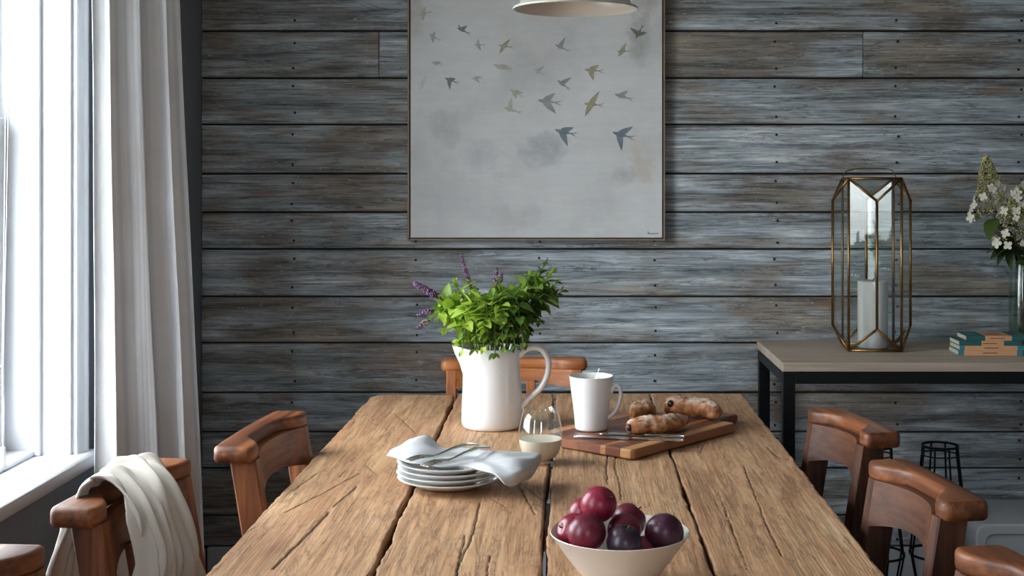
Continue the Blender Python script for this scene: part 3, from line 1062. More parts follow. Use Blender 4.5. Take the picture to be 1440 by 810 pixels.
YN = 1.00
table_plank((-0.541, -0.536), (-0.2890, -0.3140), YN, 3.556, 1.0, 0.05)
table_plank((-0.2800, -0.3055), (-0.0450, -0.0475), YN, 3.572, 31.0)
table_plank((-0.0365, -0.0375), (0.2085, 0.2110), YN, 3.570, 61.0)
table_plank((0.2140, 0.2155), (0.461, 0.464), YN, 3.576, 91.0)
for (x, y) in ((-0.46, 1.12), (0.38, 1.12), (-0.46, 3.42), (0.38, 3.42)):
    bm = B(); box(bm, x - 0.045 - tl.x, x + 0.045 - tl.x, y - 0.045 - tl.y, y + 0.045 - tl.y, 0, TT - 0.049, 0.004)
    obj('leg', bm, M['chair_v'], table, smooth=False)
for (x0, x1, y0, y1) in ((-0.475, -0.445, 1.165, 3.375), (0.365, 0.395, 1.165, 3.375), (-0.415, 0.335, 1.105, 1.135), (-0.415, 0.335, 3.405, 3.435)):
    bm = B(); box(bm, x0 - tl.x, x1 - tl.x, y0 - tl.y, y1 - tl.y, TT - 0.15, TT - 0.049, 0.002)
    obj('apron', bm, M['chair_y'], table, smooth=False)


# ------------------------------------------------------------------ chairs
def make_chair(label, wx, crest_h, pos, rot, slats=0, seat_d=0.38, up='chair_v', pan='chair_h', crest='chair_h', pdrop=0.060):
    """origin on the floor under the middle of the crest rail's chord; local x along the rail, y towards the table"""
    t = thing('dining_chair', label, 'chair', (pos[0], pos[1], 0), rot, 'chairs around the table')
    hw = wx / 2
    th = 0.031
    zc = crest_h - th / 2

    def yf(s):
        return -0.026 + 0.042 * smooth01(0.34, 0.82, abs(s))

    def yb(s):
        return -0.066 + 0.006 * s * s

    bm = B()
    secs = []
    ss = [-1, -0.99, -0.965, -0.92, -0.85, -0.76, -0.66, -0.55, -0.42, -0.28, -0.14, 0, 0.14, 0.28, 0.42, 0.55, 0.66, 0.76, 0.85, 0.92, 0.965, 0.99, 1]
    for s in ss:
        k = 1.0
        if abs(s) > 0.9:
            k = math.sqrt(max(0.0, 1 - ((abs(s) - 0.9) / 0.1) ** 2)) * 0.30 + 0.70
        a, b = yf(s), yb(s)
        c, h = (a + b) / 2, (a - b) / 2 * k
        e = (th / 2) * (1 - 0.5 * max(0, (abs(s) - 0.965) / 0.035))
        secs.append([Vector((s * hw, c + p, zc + q)) for (p, q) in rrect(h, e, 0.0085, 3)])
    loft(bm, secs)
    obj('crest_rail', bm, M[crest], t, angle=50)
    xs = hw - 0.030
    lean = math.tan(math.radians(9.5))
    zt = crest_h - th
    zse = 0.43

    def ypost(z):
        if z > zse:
            return -0.006 + (zt - z) * lean
        return -0.006 + (zt - zse) * lean - (zse - z) * 0.10

    for sg in (-1, 1):
        bm = B()
        secs = []
        for z in (0.0, 0.15, 0.30, 0.40, 0.46, 0.55, 0.65, 0.74, zt + 0.004):
            hy = 0.019 + 0.006 * smooth01(0.2, 0.5, z)
            secs.append([Vector((sg * xs + p, ypost(z) + q, z)) for (p, q) in rrect(0.0145, hy, 0.003, 1)])
        loft(bm, secs)
        obj('back_post', bm, M[up], t, smooth=False)
    # shaped panel under the crest
    bm = B()
    secs = []
    for i in range(17):
        s = -1 + i / 8
        x = s * (xs - 0.013)
        y = 0.010 - 0.030 * (1 - s * s)
        zb = zt - pdrop - 0.016 * s * s
        zu = zt + 0.004
        dy = (zt - zb) * lean
        secs.append([Vector((x, y + 0.008, zu)), Vector((x, y - 0.008, zu)), Vector((x, y - 0.008 + dy, zb)), Vector((x, y + 0.008 + dy, zb))])
    loft(bm, secs)
    obj('back_panel', bm, M[pan], t, angle=40)
    if slats:
        for sx in (-0.046, 0.046):
            bm = B()
            secs = [[Vector((sx + p, ypost(z) + 0.004 + q, z)) for (p, q) in rrect(0.0125, 0.006, 0.002, 1)] for z in (0.44, 0.6, zt - pdrop + 0.004)]
            loft(bm, secs)
            obj('back_slat', bm, M[up], t, smooth=False)
    y0 = ypost(zse) - 0.02
    bm = B()
    secs = []
    for (zz, g) in ((0.428, -0.006), (0.432, 0.0), (0.450, 0.0), (0.455, -0.006)):
        sec = []
        for (p, q) in rrect(hw + 0.004 + g, seat_d / 2 + g, 0.05, 4):
            k = 1 + 0.06 * (q / (seat_d / 2))
            sec.append(Vector((p * k, y0 + seat_d / 2 + q, zz)))
        secs.append(sec)
    loft(bm, secs)
    obj('seat', bm, M['chair_y'], t, angle=35)
    for sg in (-1, 1):
        bm = B()
        lathe(bm, [(0, 0), (0.013, 0), (0.016, 0.08), (0.019, 0.2), (0.021, 0.3), (0.017, 0.33), (0.022, 0.36), (0.020, 0.43), (0, 0.43)], 14)
        for v in bm.verts:
            v.co.x += sg * (xs - 0.004); v.co.y += y0 + seat_d - 0.045
        obj('front_leg', bm, M[up], t)
        bm = B(); tube(bm, [(sg * (xs - 0.002), ypost(0.2), 0.20), (sg * (xs - 0.004), y0 + seat_d - 0.045, 0.22)], 0.010, 8)
        obj('stretcher', bm, M['chair_y'], t)
    bm = B(); tube(bm, [(-xs, y0 + seat_d - 0.045, 0.26), (xs, y0 + seat_d - 0.045, 0.26)], 0.011, 8)
    obj('stretcher', bm, M['chair_h'], t)
    bm = B(); tube(bm, [(-xs, ypost(0.24), 0.24), (xs, ypost(0.24), 0.24)], 0.010, 8)
    obj('stretcher', bm, M['chair_h'], t)
    return t


D = math.radians
make_chair('honey brown wooden chair at the table end, behind the white jug', 0.404, 0.843, (-0.157, 3.640), PI + D(2), 1, up='honey_v', pan='honey_h', crest='honey_h', pdrop=0.030)
make_chair('empty reddish brown wooden chair on the curtain side of the table', 0.395, 0.845, (-0.594, 2.635), -PI / 2 - D(4))
make_chair('brown wooden chair with a cream linen cloth thrown over its back', 0.370, 0.845, (-0.712, 2.168), -PI / 2 - D(7), 1)
make_chair('brown wooden chair below the window sill, next to the cloth-draped chair', 0.370, 0.845, (-0.742, 1.615), -PI / 2 - D(4))
make_chair('dark brown wooden chair with a honey crest rail beside the console table legs', 0.300, 0.843, (0.562, 2.730), PI / 2 + D(13), up='dark_v', pan='dark_h')
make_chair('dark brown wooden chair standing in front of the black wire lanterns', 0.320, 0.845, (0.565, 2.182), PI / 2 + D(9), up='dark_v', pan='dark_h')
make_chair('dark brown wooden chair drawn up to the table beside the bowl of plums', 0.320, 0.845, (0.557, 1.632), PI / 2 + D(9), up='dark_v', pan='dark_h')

# ------------------------------------------------------------------ linen cloth thrown over a chair
def drape(name, ctrl, nu, nv, mat, ripple=None, thick=0.003, parent=None):
    g = patch(ctrl, nu, nv)
    if ripple:
        for j, row in enumerate(g):
            for i, p in enumerate(row):
                row[i] = ripple(p, i / (nu - 1), j / (nv - 1))
    bm = B(); grid_faces(bm, g)
    o = obj(name, bm, mat, parent)
    m1 = o.modifiers.new('thickness', 'SOLIDIFY'); m1.thickness = thick; m1.offset = 0
    return o


ct = [  # columns near -> far; each from the hem behind the chair over the rail to the hem in front
    [W(76, 830, 2.04), W(90, 765, 2.04), W(106, 712, 2.05), W(120, 690, 2.06), W(146, 681, 2.07), W(172, 706, 2.05), W(190, 742, 2.04), W(196, 785, 2.04), W(186, 840, 2.04)],
    [W(86, 830, 2.09), W(98, 770, 2.09), W(112, 716, 2.10), W(130, 684, 2.11), W(162, 668, 2.12), W(192, 694, 2.08), W(212, 735, 2.05), W(222, 785, 2.04), W(212, 840, 2.04)],
    [W(98, 830, 2.13), W(106, 775, 2.13), W(120, 705, 2.14), W(148, 671, 2.16), W(184, 657, 2.17), W(212, 680, 2.12), W(234, 730, 2.08), W(248, 785, 2.06), W(240, 840, 2.06)],
    [W(110, 830, 2.18), W(116, 775, 2.18), W(136, 698, 2.20), W(170, 660, 2.21), W(205, 652, 2.22), W(232, 672, 2.18), W(254, 725, 2.14), W(266, 785, 2.11), W(264, 840, 2.10)],
    [W(124, 830, 2.22), W(126, 780, 2.22), W(155, 690, 2.25), W(190, 655, 2.26), W(218, 651, 2.27), W(241, 678, 2.25), W(264, 728, 2.21), W(279, 785, 2.18), W(290, 840, 2.16)]]


def cloth_rip(p, u, v):
    k = smooth01(0.0, 0.25, abs(v - 0.42))
    d = 0.010 * k * math.sin(2 * PI * (3.6 * u + 0.5 * v)) + 0.006 * math.sin(2 * PI * (2.3 * u + 1.6 * v) + 1.0) + 0.005 * k * math.sin(2 * PI * (7.5 * u - 1.2 * v)) + 0.004 * (abs((4.3 * u + 2.9 * v) % 1.0 - 0.5) * 4 - 1)
    side = 1 if v > 0.42 else -1
    lift = 0.012 * (1 - k) * (0.5 + 0.5 * math.sin(2 * PI * (3.0 * u + 0.3)))
    return p + Vector((side * d * 0.8, -abs(d) * 0.5 * k, lift + 0.002 + d * 0.35 * (1 - k)))


th = drape('linen_cloth', ct, 90, 120, M['throw'], cloth_rip, 0.0035)
tag(th, 'crumpled cream linen cloth draped over the back of a wooden chair', 'cloth')

# ------------------------------------------------------------------ console table
CZ = 0.824
con = thing('console_table', 'narrow console table with pale oak top on a black metal frame', 'table', (1.2, 3.96, 0))
x0, x1, y0, y1 = 0.596 - 1.2, 1.85 - 1.2, 3.712 - 3.96, 4.222 - 3.96
bm = B(); box(bm, x0, x1, y0, y1, CZ - 0.026, CZ, 0.003, 2)
obj('top', bm, M['console_top'], con, smooth=False)
lg = 0.034
for (lx, ly) in ((x0 + 0.003, y0 + 0.003), (x0 + 0.003, y1 - lg - 0.003), (x1 - lg - 0.003, y0 + 0.003), (x1 - lg - 0.003, y1 - lg - 0.003)):
    bm = B(); box(bm, lx, lx + lg, ly, ly + lg, 0, CZ - 0.026, 0.0015)
    obj('leg', bm, M['black_metal'], con, smooth=False)
for (a, b, c, d) in ((x0 + lg + .003, x1 - lg - .003, y0 + .003, y0 + lg + .003), (x0 + lg + .003, x1 - lg - .003, y1 - lg - .003, y1 - .003), (x0 + .003, x0 + lg + .003, y0 + lg + .003, y1 - lg - .003), (x1 - lg - .003, x1 - .003, y0 + lg + .003, y1 - lg - .003)):
    bm = B(); box(bm, a, b, c, d, CZ - 0.026 - lg, CZ - 0.026, 0.0015)
    obj('rail', bm, M['black_metal'], con, smooth=False)

# ------------------------------------------------------------------ faceted brass lantern with candle
LC = Vector((0.918, 4.020, CZ))
lan = thing('glass_lantern', 'tall faceted glass lantern with brass edges on the console table', 'lantern', LC, D(-5))
hb = 0.078
bz, tz, n0, n1 = 0.004, 0.520, 0.072, 0.453
mb = 0.117
Cb = [Vector((sx * hb, sy * hb, bz)) for (sx, sy) in ((-1, -1), (1, -1), (1, 1), (-1, 1))]
Ct = [Vector((v.x, v.y, tz)) for v in Cb]
Md = [Vector((0, -1, 0)), Vector((1, 0, 0)), Vector((0, 1, 0)), Vector((-1, 0, 0))]
Mb = [d * mb + Vector((0, 0, n0)) for d in Md]
Mt_ = [d * mb + Vector((0, 0, n1)) for d in Md]
bars = []
for i in range(4):
    j = (i + 1) % 4
    bars += [(Cb[i], Cb[j]), (Ct[i], Ct[j]), (Cb[i], Ct[i]), (Mb[i], Mt_[i]), (Cb[i], Mb[i]), (Mb[i], Cb[j]), (Ct[i], Mt_[i]), (Mt_[i], Ct[j])]
for (a, b) in bars:
    bm = B(); tube(bm, [a, b], 0.0042, 8)
    obj('brass_edge', bm, M['brass'], lan)


def pane(pts, name='pane'):
    bm = B()
    n = (pts[1] - pts[0]).cross(pts[2] - pts[0]).normalized() * 0.0008
    loft(bm, [[p - n for p in pts], [p + n for p in pts]])
    return obj(name, bm, M['pane'], lan, smooth=False)


for i in range(4):
    j = (i + 1) % 4
    pane([Cb[i], Cb[j], Mb[i]]); pane([Ct[j], Ct[i], Mt_[i]])
    pane([Cb[i], Mb[i], Mt_[i], Ct[i]]); pane([Mb[i], Cb[j], Ct[j], Mt_[i]])
bm = B(); box(bm, -hb, hb, -hb, hb, 0.0, 0.004)
obj('base_plate', bm, M['brass'], lan, smooth=False)
bm = B()
tube(bm, catmull([Vector((-0.085, 0.0, tz - 0.002)), Vector((-0.083, 0.01, tz + 0.012)), Vector((-0.060, 0.02, tz + 0.027)), Vector((0.0, 0.03, tz + 0.031)), Vector((0.058, 0.03, tz + 0.028)), Vector((0.072, 0.02, tz + 0.014)), Vector((0.076, 0.0, tz - 0.002))], 30), 0.0016, 6)
obj('handle', bm, M['brass'], lan)
cdl = thing('pillar_candle', 'thick white pillar candle standing inside the glass lantern', 'candle', (LC.x + 0.004, LC.y, CZ + 0.0045))
bm = B(); lathe(bm, [(0, 0), (0.043, 0), (0.0455, 0.003), (0.0455, 0.199), (0.043, 0.2035), (0.036, 0.2045), (0.02, 0.198), (0, 0.196)], 40)
obj('wax', bm, M['wax'], cdl)
bm = B(); tube(bm, [(0, 0, 0.195), (0.001, 0, 0.205), (0.003, 0, 0.212)], 0.0012, 6)
obj('wick', bm, M['wick'], cdl)

# ------------------------------------------------------------------ paperbacks
def book(label, xl, w, y, d, z, t, bands, rot, cover=False):
    """spine towards the room (local -y); bands = list of (from, to, material) along the width"""
    o = thing('paperback', label, 'book', (xl + w / 2, y, z), rot, 'paperbacks on the console table')
    bm = B(); box(bm, -w / 2 + 0.002, w / 2 - 0.002, -d / 2 + 0.002, d / 2 - 0.002, 0.001, t - 0.001)
    obj('pages', bm, M['book_paper'], o, smooth=False)
    for (a, b, mk) in bands:
        xa, xb = -w / 2 + a * w, -w / 2 + b * w
        bm = B()
        secs = [[Vector((x, -d / 2, 0)), Vector((x, -d / 2, t)), Vector((x, d / 2, t)), Vector((x, d / 2, t - 0.0012)), Vector((x, -d / 2 + 0.0014, t - 0.0012)), Vector((x, -d / 2 + 0.0014, 0.0012)), Vector((x, d / 2, 0.0012)), Vector((x, d / 2, 0))] for x in (xa, xb)]
        loft(bm, secs)
        obj('cover_band', bm, M['book_' + mk], o, smooth=False)
    return o


BX = (1345 - VX) * 3.90 / F
b1 = book('lowest paperback of the stack, spine pale orange with blue ends', BX - 0.003, 0.188, 3.92, 0.112, CZ, 0.0145, [(0, .09, 'blue'), (.09, .91, 'orange'), (.91, 1, 'blue')], D(-1.5))
b2 = book('second lowest paperback of the stack, spine pale orange with blue ends', BX + 0.001, 0.188, 3.922, 0.112, CZ + 0.0147, 0.0135, [(0, .08, 'blue'), (.08, .9, 'orange'), (.9, 1, 'blue')], D(-1))
b3 = book('teal paperback with a short orange spine band, below the top book', BX, 0.181, 3.922, 0.112, CZ + 0.0284, 0.0135, [(0, .36, 'teal'), (.36, .72, 'orange'), (.72, 1, 'teal')], D(-1))
b4 = book('topmost teal paperback with a broad orange title band and an oval mark', BX + 0.024, 0.185, 3.93, 0.112, CZ + 0.0421, 0.0140, [(0, .30, 'teal'), (.30, .72, 'orange'), (.72, 1, 'teal')], D(-2))
bm = B()
lathe(bm, [(0, 0.0140), (0.017, 0.0140), (0.017, 0.0144), (0, 0.0144)], 28)
for v in bm.verts:
    v.co.y *= 1.6; v.co.x -= 0.068
obj('oval_mark', bm, M['book_blue'], b4, smooth=False)
for k, (a, b, yy) in enumerate(((-0.028, 0.026, 0.02), (-0.022, 0.020, 0.0), (-0.026, 0.024, -0.022))):
    bm = B(); box(bm, a, b, yy - 0.003, yy + 0.003, 0.0140, 0.0143)
    obj('title_line', bm, M['book_ink'], b4, smooth=False)
for bo, tt in ((b1, 0.0145), (b2, 0.0135), (b3, 0.0135), (b4, 0.0140)):
    bm = B(); box(bm, -0.022, 0.020, -0.0564, -0.0558, tt * 0.42, tt * 0.58)
    obj('spine_title', bm, M['book_ink'], bo, smooth=False)


# ------------------------------------------------------------------ foliage helpers
def leaf_mesh(name, L, wd, fold=0.25, droop=0.25, mat=None, n=6, serr=0.0):
    """leaf lying along +x from the origin, upper side +z"""
    bm = B()
    rows = []
    for i in range(n + 1):
        t = i / n
        w = wd * (math.sin(PI * min(1, t * 0.93 + 0.05) ** 0.8) ** 0.9) * (1 + (serr if i % 2 else -serr))
        if i == 0:
            w = wd * 0.08
        if i == n:
            w = 0.0
        x, z = L * t, -droop * L * t * t
        rows.append([(x, w, z + fold * w), (x, 0, z), (x, -w, z + fold * w)])
    vs = [[bm.verts.new(p) for p in r] for r in rows[:-1]]
    tip = bm.verts.new(rows[-1][1])
    for a, b in zip(vs[:-1], vs[1:]):
        bm.faces.new((a[0], a[1], b[1], b[0])); bm.faces.new((a[1], a[2], b[2], b[1]))
    bm.faces.new((vs[-1][0], vs[-1][1], tip)); bm.faces.new((vs[-1][1], vs[-1][2], tip))
    me = bpy.data.meshes.new(name)
    bm.to_mesh(me); bm.free()
    me.polygons.foreach_set('use_smooth', [True] * len(me.polygons))
    me.materials.append(mat)
    return me


def add_leaf(me, parent, loc, dirv, roll=0.0, sc=1.0, name='leaf'):
    o = bpy.data.objects.new(name, me)
    COL.objects.link(o)
    o.parent = parent
    d = Vector(dirv).normalized()
    up = Vector((0, 0, 1))
    y = up.cross(d)
    if y.length < 1e-3:
        y = Vector((0, 1, 0))
    y.normalize()
    z = d.cross(y)
    R = Matrix((d, y, z)).transposed().to_4x4() @ Matrix.Rotation(roll, 4, 'X')
    o.matrix_local = Matrix.Translation(loc) @ R @ Matrix.Diagonal((sc, sc, sc, 1))
    return o


# ------------------------------------------------------------------ vase with hydrangeas
VC = Vector((1.402, 4.06, CZ))
vase = thing('glass_vase', 'clear glass vase of hydrangeas behind the stack of paperbacks', 'vase', VC)
bm = B()
vo = [(0, 0), (0.040, 0), (0.046, 0.006), (0.050, 0.05), (0.051, 0.12), (0.049, 0.19), (0.045, 0.25), (0.046, 0.280), (0.049, 0.292)]
vi = [(0.047, 0.292), (0.0435, 0.280), (0.0425, 0.25), (0.0465, 0.19), (0.0485, 0.12), (0.0475, 0.05), (0.043, 0.014), (0, 0.012)]
lathe(bm, vo + vi, 40)
obj('glass', bm, M['vaseglass'], vase)
bm = B(); lathe(bm, [(0, 0.0125), (0.042, 0.0145), (0.0472, 0.05), (0.0482, 0.12), (0.0470, 0.17), (0, 0.17)], 32)
obj('water', bm, M['water'], vase)

# single four-petal floret, facing +x
bm = B()
for k in range(4):
    a = k * PI / 2
    ca, sa = math.cos(a), math.sin(a)
    pts = [(0, 0, 0), (0.0008, 0.004, 0.0035), (0.0020, 0.0045, 0.0085), (0.0012, 0, 0.0115), (0.0020, -0.0045, 0.0085), (0.0008, -0.004, 0.0035)]
    bm.faces.new([bm.verts.new((x, y * ca - z * sa, y * sa + z * ca)) for (x, y, z) in pts])
me_floret = bpy.data.meshes.new('floret'); bm.to_mesh(me_floret); bm.free(); me_floret.materials.append(M['petal'])
me_hleaf = leaf_mesh('hydrangea_leaf', 0.095, 0.026, 0.3, 0.35, M['leaf_hyd'], 8, 0.03)
rh = random.Random(11)


def hydrangea(label, base, tip, rad, nfl, green):
    """base = bottom of the flower head, tip = its point (world)"""
    base, tip = Vector(base), Vector(tip)
    foot = VC + Vector((rh.uniform(-0.02, 0.02), rh.uniform(-0.02, 0.02), 0.016))
    t = thing('hydrangea', label, 'flower', foot, 0, 'hydrangeas in the glass vase')
    neck = VC + Vector((0.4 * (base.x - VC.x), 0.3 * (base.y - VC.y), 0.30))
    neck.x = max(VC.x - 0.038, min(VC.x + 0.038, neck.x)); neck.y = max(VC.y - 0.038, min(VC.y + 0.038, neck.y))
    ax = (tip - base)
    bm = B(); tube(bm, catmull([Vector((0, 0, 0)), neck - foot, base - foot, base + ax * 0.8 - foot], 18), [0.0026] * 12 + [0.0018] * 6, 6)
    obj('stem', bm, M['brown_stem'], t)
    q = ax.normalized()
    u = q.orthogonal().normalized(); w = q.cross(u)
    bm = B()
    for k in range(700):
        s = rh.random() ** 0.8
        rr = rad * (1 - s) ** 0.75 * (0.35 + 0.65 * math.sqrt(rh.random())) + 0.004
        a = rh.uniform(0, 2 * PI)
        p = base + ax * s + (u * math.cos(a) + w * math.sin(a)) * rr - foot
        bmesh.ops.create_icosphere(bm, subdivisions=1, radius=rh.uniform(0.0020, 0.0038), matrix=Matrix.Translation(p))
    o = obj('bud_cluster', bm, M['bud'], t); o['kind'] = 'stuff'
    for k in range(nfl):
        s = rh.random() ** 1.5 * (0.62 if green else 0.92)
        a = rh.uniform(0, 2 * PI)
        rr = rad * (1 - s) ** 0.7 * rh.uniform(0.95, 1.25) + 0.004
        n = (u * math.cos(a) + w * math.sin(a))
        p = base + ax * s + n * rr - foot
        add_leaf(me_floret, t, p, n + q * rh.uniform(-0.3, 0.5) + Vector((0, -0.5, 0.1)), rh.uniform(0, 3), rh.uniform(1.0, 1.55), 'floret')
    for k in range(4):
        a = rh.uniform(0, 2 * PI)
        n = (u * math.cos(a) + w * math.sin(a))
        n.y = min(n.y, 0.25)
        add_leaf(me_hleaf, t, base - ax * rh.uniform(0.02, 0.4) - foot, n + Vector((0, -0.2, rh.uniform(-0.5, 0.2))), rh.uniform(-0.5, 0.5), rh.uniform(0.7, 1.0))
    return t


hydrangea('hydrangea head tapering to a tall green point, leaning over the books', W(1398, 304, 4.02), W(1386, 219, 4.0), 0.060, 40, True)
hydrangea('full white hydrangea head facing into the room above the vase', W(1428, 340, 3.99), W(1432, 262, 3.96), 0.062, 52, False)
hydrangea('tall cream hydrangea head rising behind the others in the vase', W(1452, 310, 4.08), W(1470, 222, 4.10), 0.062, 44, False)
hydrangea('small drooping hydrangea head on the side of the vase away from the lantern', W(1478, 352, 4.03), W(1520, 300, 4.02), 0.044, 24, False)
vl = thing('leaf_sprig', 'dark green hydrangea leaves spreading towards the lantern below the flower heads', 'leaves', VC + Vector((-0.03, -0.01, 0.25)))
bm = B(); tube(bm, [(0.01, 0, -0.20), (0.002, 0, 0.03), (-0.02, -0.01, 0.09)], 0.002, 6)
obj('stem', bm, M['brown_stem'], vl)
for (dx, dz, ln, rl) in ((-1, 0.10, 1.15, 0.4), (-1, -0.18, 0.9, -0.3), (-0.9, -0.45, 0.9, 0.1), (-0.5, -0.9, 0.8, 0.3), (-0.8, 0.4, 0.8, 0.0), (0.4, -0.7, 0.9, 0.2)):
    add_leaf(me_hleaf, vl, Vector((-0.012, -0.008, 0.065)), (dx, -0.35, dz), rl, ln)

# ------------------------------------------------------------------ wire lanterns and white box on the floor
def wire_lantern(label, cx, cy):
    t = thing('wire_lantern', label, 'lantern', (cx, cy, 0), 0, 'black wire lanterns under the console')
    lv = [(0.052, 0.535), (0.054, 0.515), (0.092, 0.205), (0.088, 0.185), (0.052, 0.004)]
    n = 8

    def ring(r, z, th, nm='ring'):
        bm = B()
        prof = [(r - th * 0.35, z - th), (r + th * 0.35, z - th), (r + th * 0.35, z + th), (r - th * 0.35, z + th)]
        lathe(bm, prof, 40, closed=True)
        return obj(nm, bm, M['wire_metal'], t, smooth=False)
    for (r, z, th_) in ((0.054, 0.532, 0.0035), (0.0555, 0.505, 0.002), (0.092, 0.205, 0.0035), (0.053, 0.0035, 0.0035)):
        ring(r, z, th_)
    for k in range(n):
        a = 2 * PI * (k + 0.3) / n
        bm = B()
        pts = [Vector((r * math.cos(a), r * math.sin(a), z)) for (r, z) in ((0.054, 0.533), (0.0555, 0.505), (0.092, 0.205), (0.053, 0.004))]
        tube(bm, pts, 0.0032, 6)
        obj('wire', bm, M['wire_metal'], t)
    bm = B(); lathe(bm, [(0, 0.004), (0.05, 0.004), (0.05, 0.007), (0, 0.007)], 32)
    obj('base_plate', bm, M['wire_metal'], t, smooth=False)
    return t


wire_lantern('black wire lantern half hidden by the chair beside the console legs', (1229 - VX) * 4.0 / F, 4.0)
wire_lantern('black wire lantern beside the white plastic box', (1322 - VX) * 4.0 / F, 4.0)
wb = thing('plastic_box', 'white plastic storage box with rounded corners on the floor by the wall', 'box', (1.350, 4.0, 0))
bm = B()
secs = []
for (y, g) in ((-0.150, -0.006), (-0.146, 0.0), (0.146, 0.0), (0.15, -0.006)):
    secs.append([Vector((p, y, 0.166 + q)) for (p, q) in rrect(0.165 + g, 0.166 + g, 0.030, 5)])
loft(bm, secs, cap=False)
# recessed front panel
secs = []
for (y, g) in ((-0.150, -0.006), (-0.150, -0.028), (-0.141, -0.034), (-0.141, -0.06)):
    secs.append([Vector((p, y, 0.166 + q)) for (p, q) in rrect(0.165 + g, 0.166 + g, 0.026, 5)])
r = loft(bm, secs, cap=False)
bm.faces.new(r[-1])
bmesh.ops.remove_doubles(bm, verts=bm.verts, dist=1e-4)
obj('body', bm, M['plastic'], wb, angle=40)
bm = B()
loft(bm, [[Vector((p, y, 0.166 + q)) for (p, q) in rrect(0.158, 0.159, 0.028, 5)] for y in (0.149, 0.151)])
obj('back_plate', bm, M['plastic'], wb, smooth=False)

# ------------------------------------------------------------------ white jug
JC = P(692, 600.5, TT)
jug = thing('jug', 'tall white ceramic jug holding fresh mint on the table', 'jug', JC)
JH = 0.187
prof = [(0.0, 0.001), (0.060, 0.0), (0.0675, 0.003), (0.0712, 0.010), (0.0722, 0.022), (0.0715, 0.05), (0.0695, 0.09), (0.0670, 0.125), (0.0655, 0.150), (0.0660, 0.168), (0.0680, JH)]
SEG = 72
bm = B()


def jug_ring(r, z, inner=0.0):
    out = []
    for i in range(SEG):
        a = 2 * PI * i / SEG
        k = smooth01(0.105, JH, z)
        # spout towards -x (slightly to the camera)
        da = abs((a - math.radians(188) + PI) % (2 * PI) - PI)
        sp = math.exp(-(da / 0.36) ** 2) * k ** 1.4
        rr = r + 0.026 * sp
        zz = z + 0.006 * sp - 0.002 * math.exp(-((da - 0.75) / 0.3) ** 2) * k
        out.append(Vector(((rr - inner) * math.cos(a), (rr - inner) * math.sin(a), zz)))
    return out


secs = [jug_ring(r, z) for (r, z) in prof[1:]]
secs += [[v + Vector((0, 0, 0.0015)) for v in jug_ring(0.068, JH, 0.0018)]]
secs += [jug_ring(r, z, 0.0038) for (r, z) in reversed(prof[3:])]
loft(bm, secs)
obj('body', bm, M['jug_glaze'], jug, angle=60)
bm = B()
hp = catmull([Vector((0.062, 0, 0.168)), Vector((0.085, 0, 0.186)), Vector((0.112, 0, 0.186)), Vector((0.131, 0, 0.162)), Vector((0.131, 0, 0.128)), Vector((0.115, 0, 0.094)), Vector((0.090, 0, 0.070)), Vector((0.069, 0, 0.046))], 36)
tube(bm, hp, [0.0105 - 0.0015 * math.sin(PI * i / 35) for i in range(36)], 14, 0.80, up=(0, 0, 1))
for v in bm.verts:
    v.co.y *= 1.25
o = obj('handle', bm, M['jug_glaze'], jug)
o.rotation_euler = (0, 0, D(-4))

# ------------------------------------------------------------------ mint
me_leaf = [leaf_mesh('leaf', 0.040, 0.0120, 0.35, 0.22, M['leaf'], 6, 0.06), leaf_mesh('leaf', 0.033, 0.0098, 0.30, 0.35, M['leaf'], 6, 0.06), leaf_mesh('leaf', 0.024, 0.0065, 0.4, 0.05, M['leaf'], 5, 0.05)]
me_leafd = [leaf_mesh('leaf', 0.041, 0.0130, 0.30, 0.30, M['leaf_dark'], 6, 0.06), leaf_mesh('leaf', 0.030, 0.010, 0.30, 0.35, M['leaf_dark'], 6, 0.06), leaf_mesh('leaf', 0.024, 0.0075, 0.4, 0.1, M['leaf_dark'], 5, 0.05)]


def spike_bm(L, r, rng):
    bm1, bm2 = B(), B()
    nw = int(L / 0.0042)
    for k in range(nw):
        s = k / nw
        rr = r * 0.82 * (0.30 + 0.70 * math.sin(PI * (0.12 + 0.60 * (1 - s))))
        for q in range(7):
            a = 2 * PI * (q + 0.5 * (k % 2)) / 7 + rng.uniform(-0.2, 0.2)
            p = Vector((rr * math.cos(a), rr * math.sin(a), L * s + rng.uniform(-0.001, 0.001)))
            bmesh.ops.create_icosphere(bm1 if rng.random() < 0.50 else bm2, subdivisions=1, radius=rr * rng.uniform(0.30, 0.46), matrix=Matrix.Translation(p))
    tube(bm2, [(0, 0, -0.004), (0, 0, L)], r * 0.35, 6)
    return bm1, bm2


rm = random.Random(23)
GR = 'mint stems in the white jug'


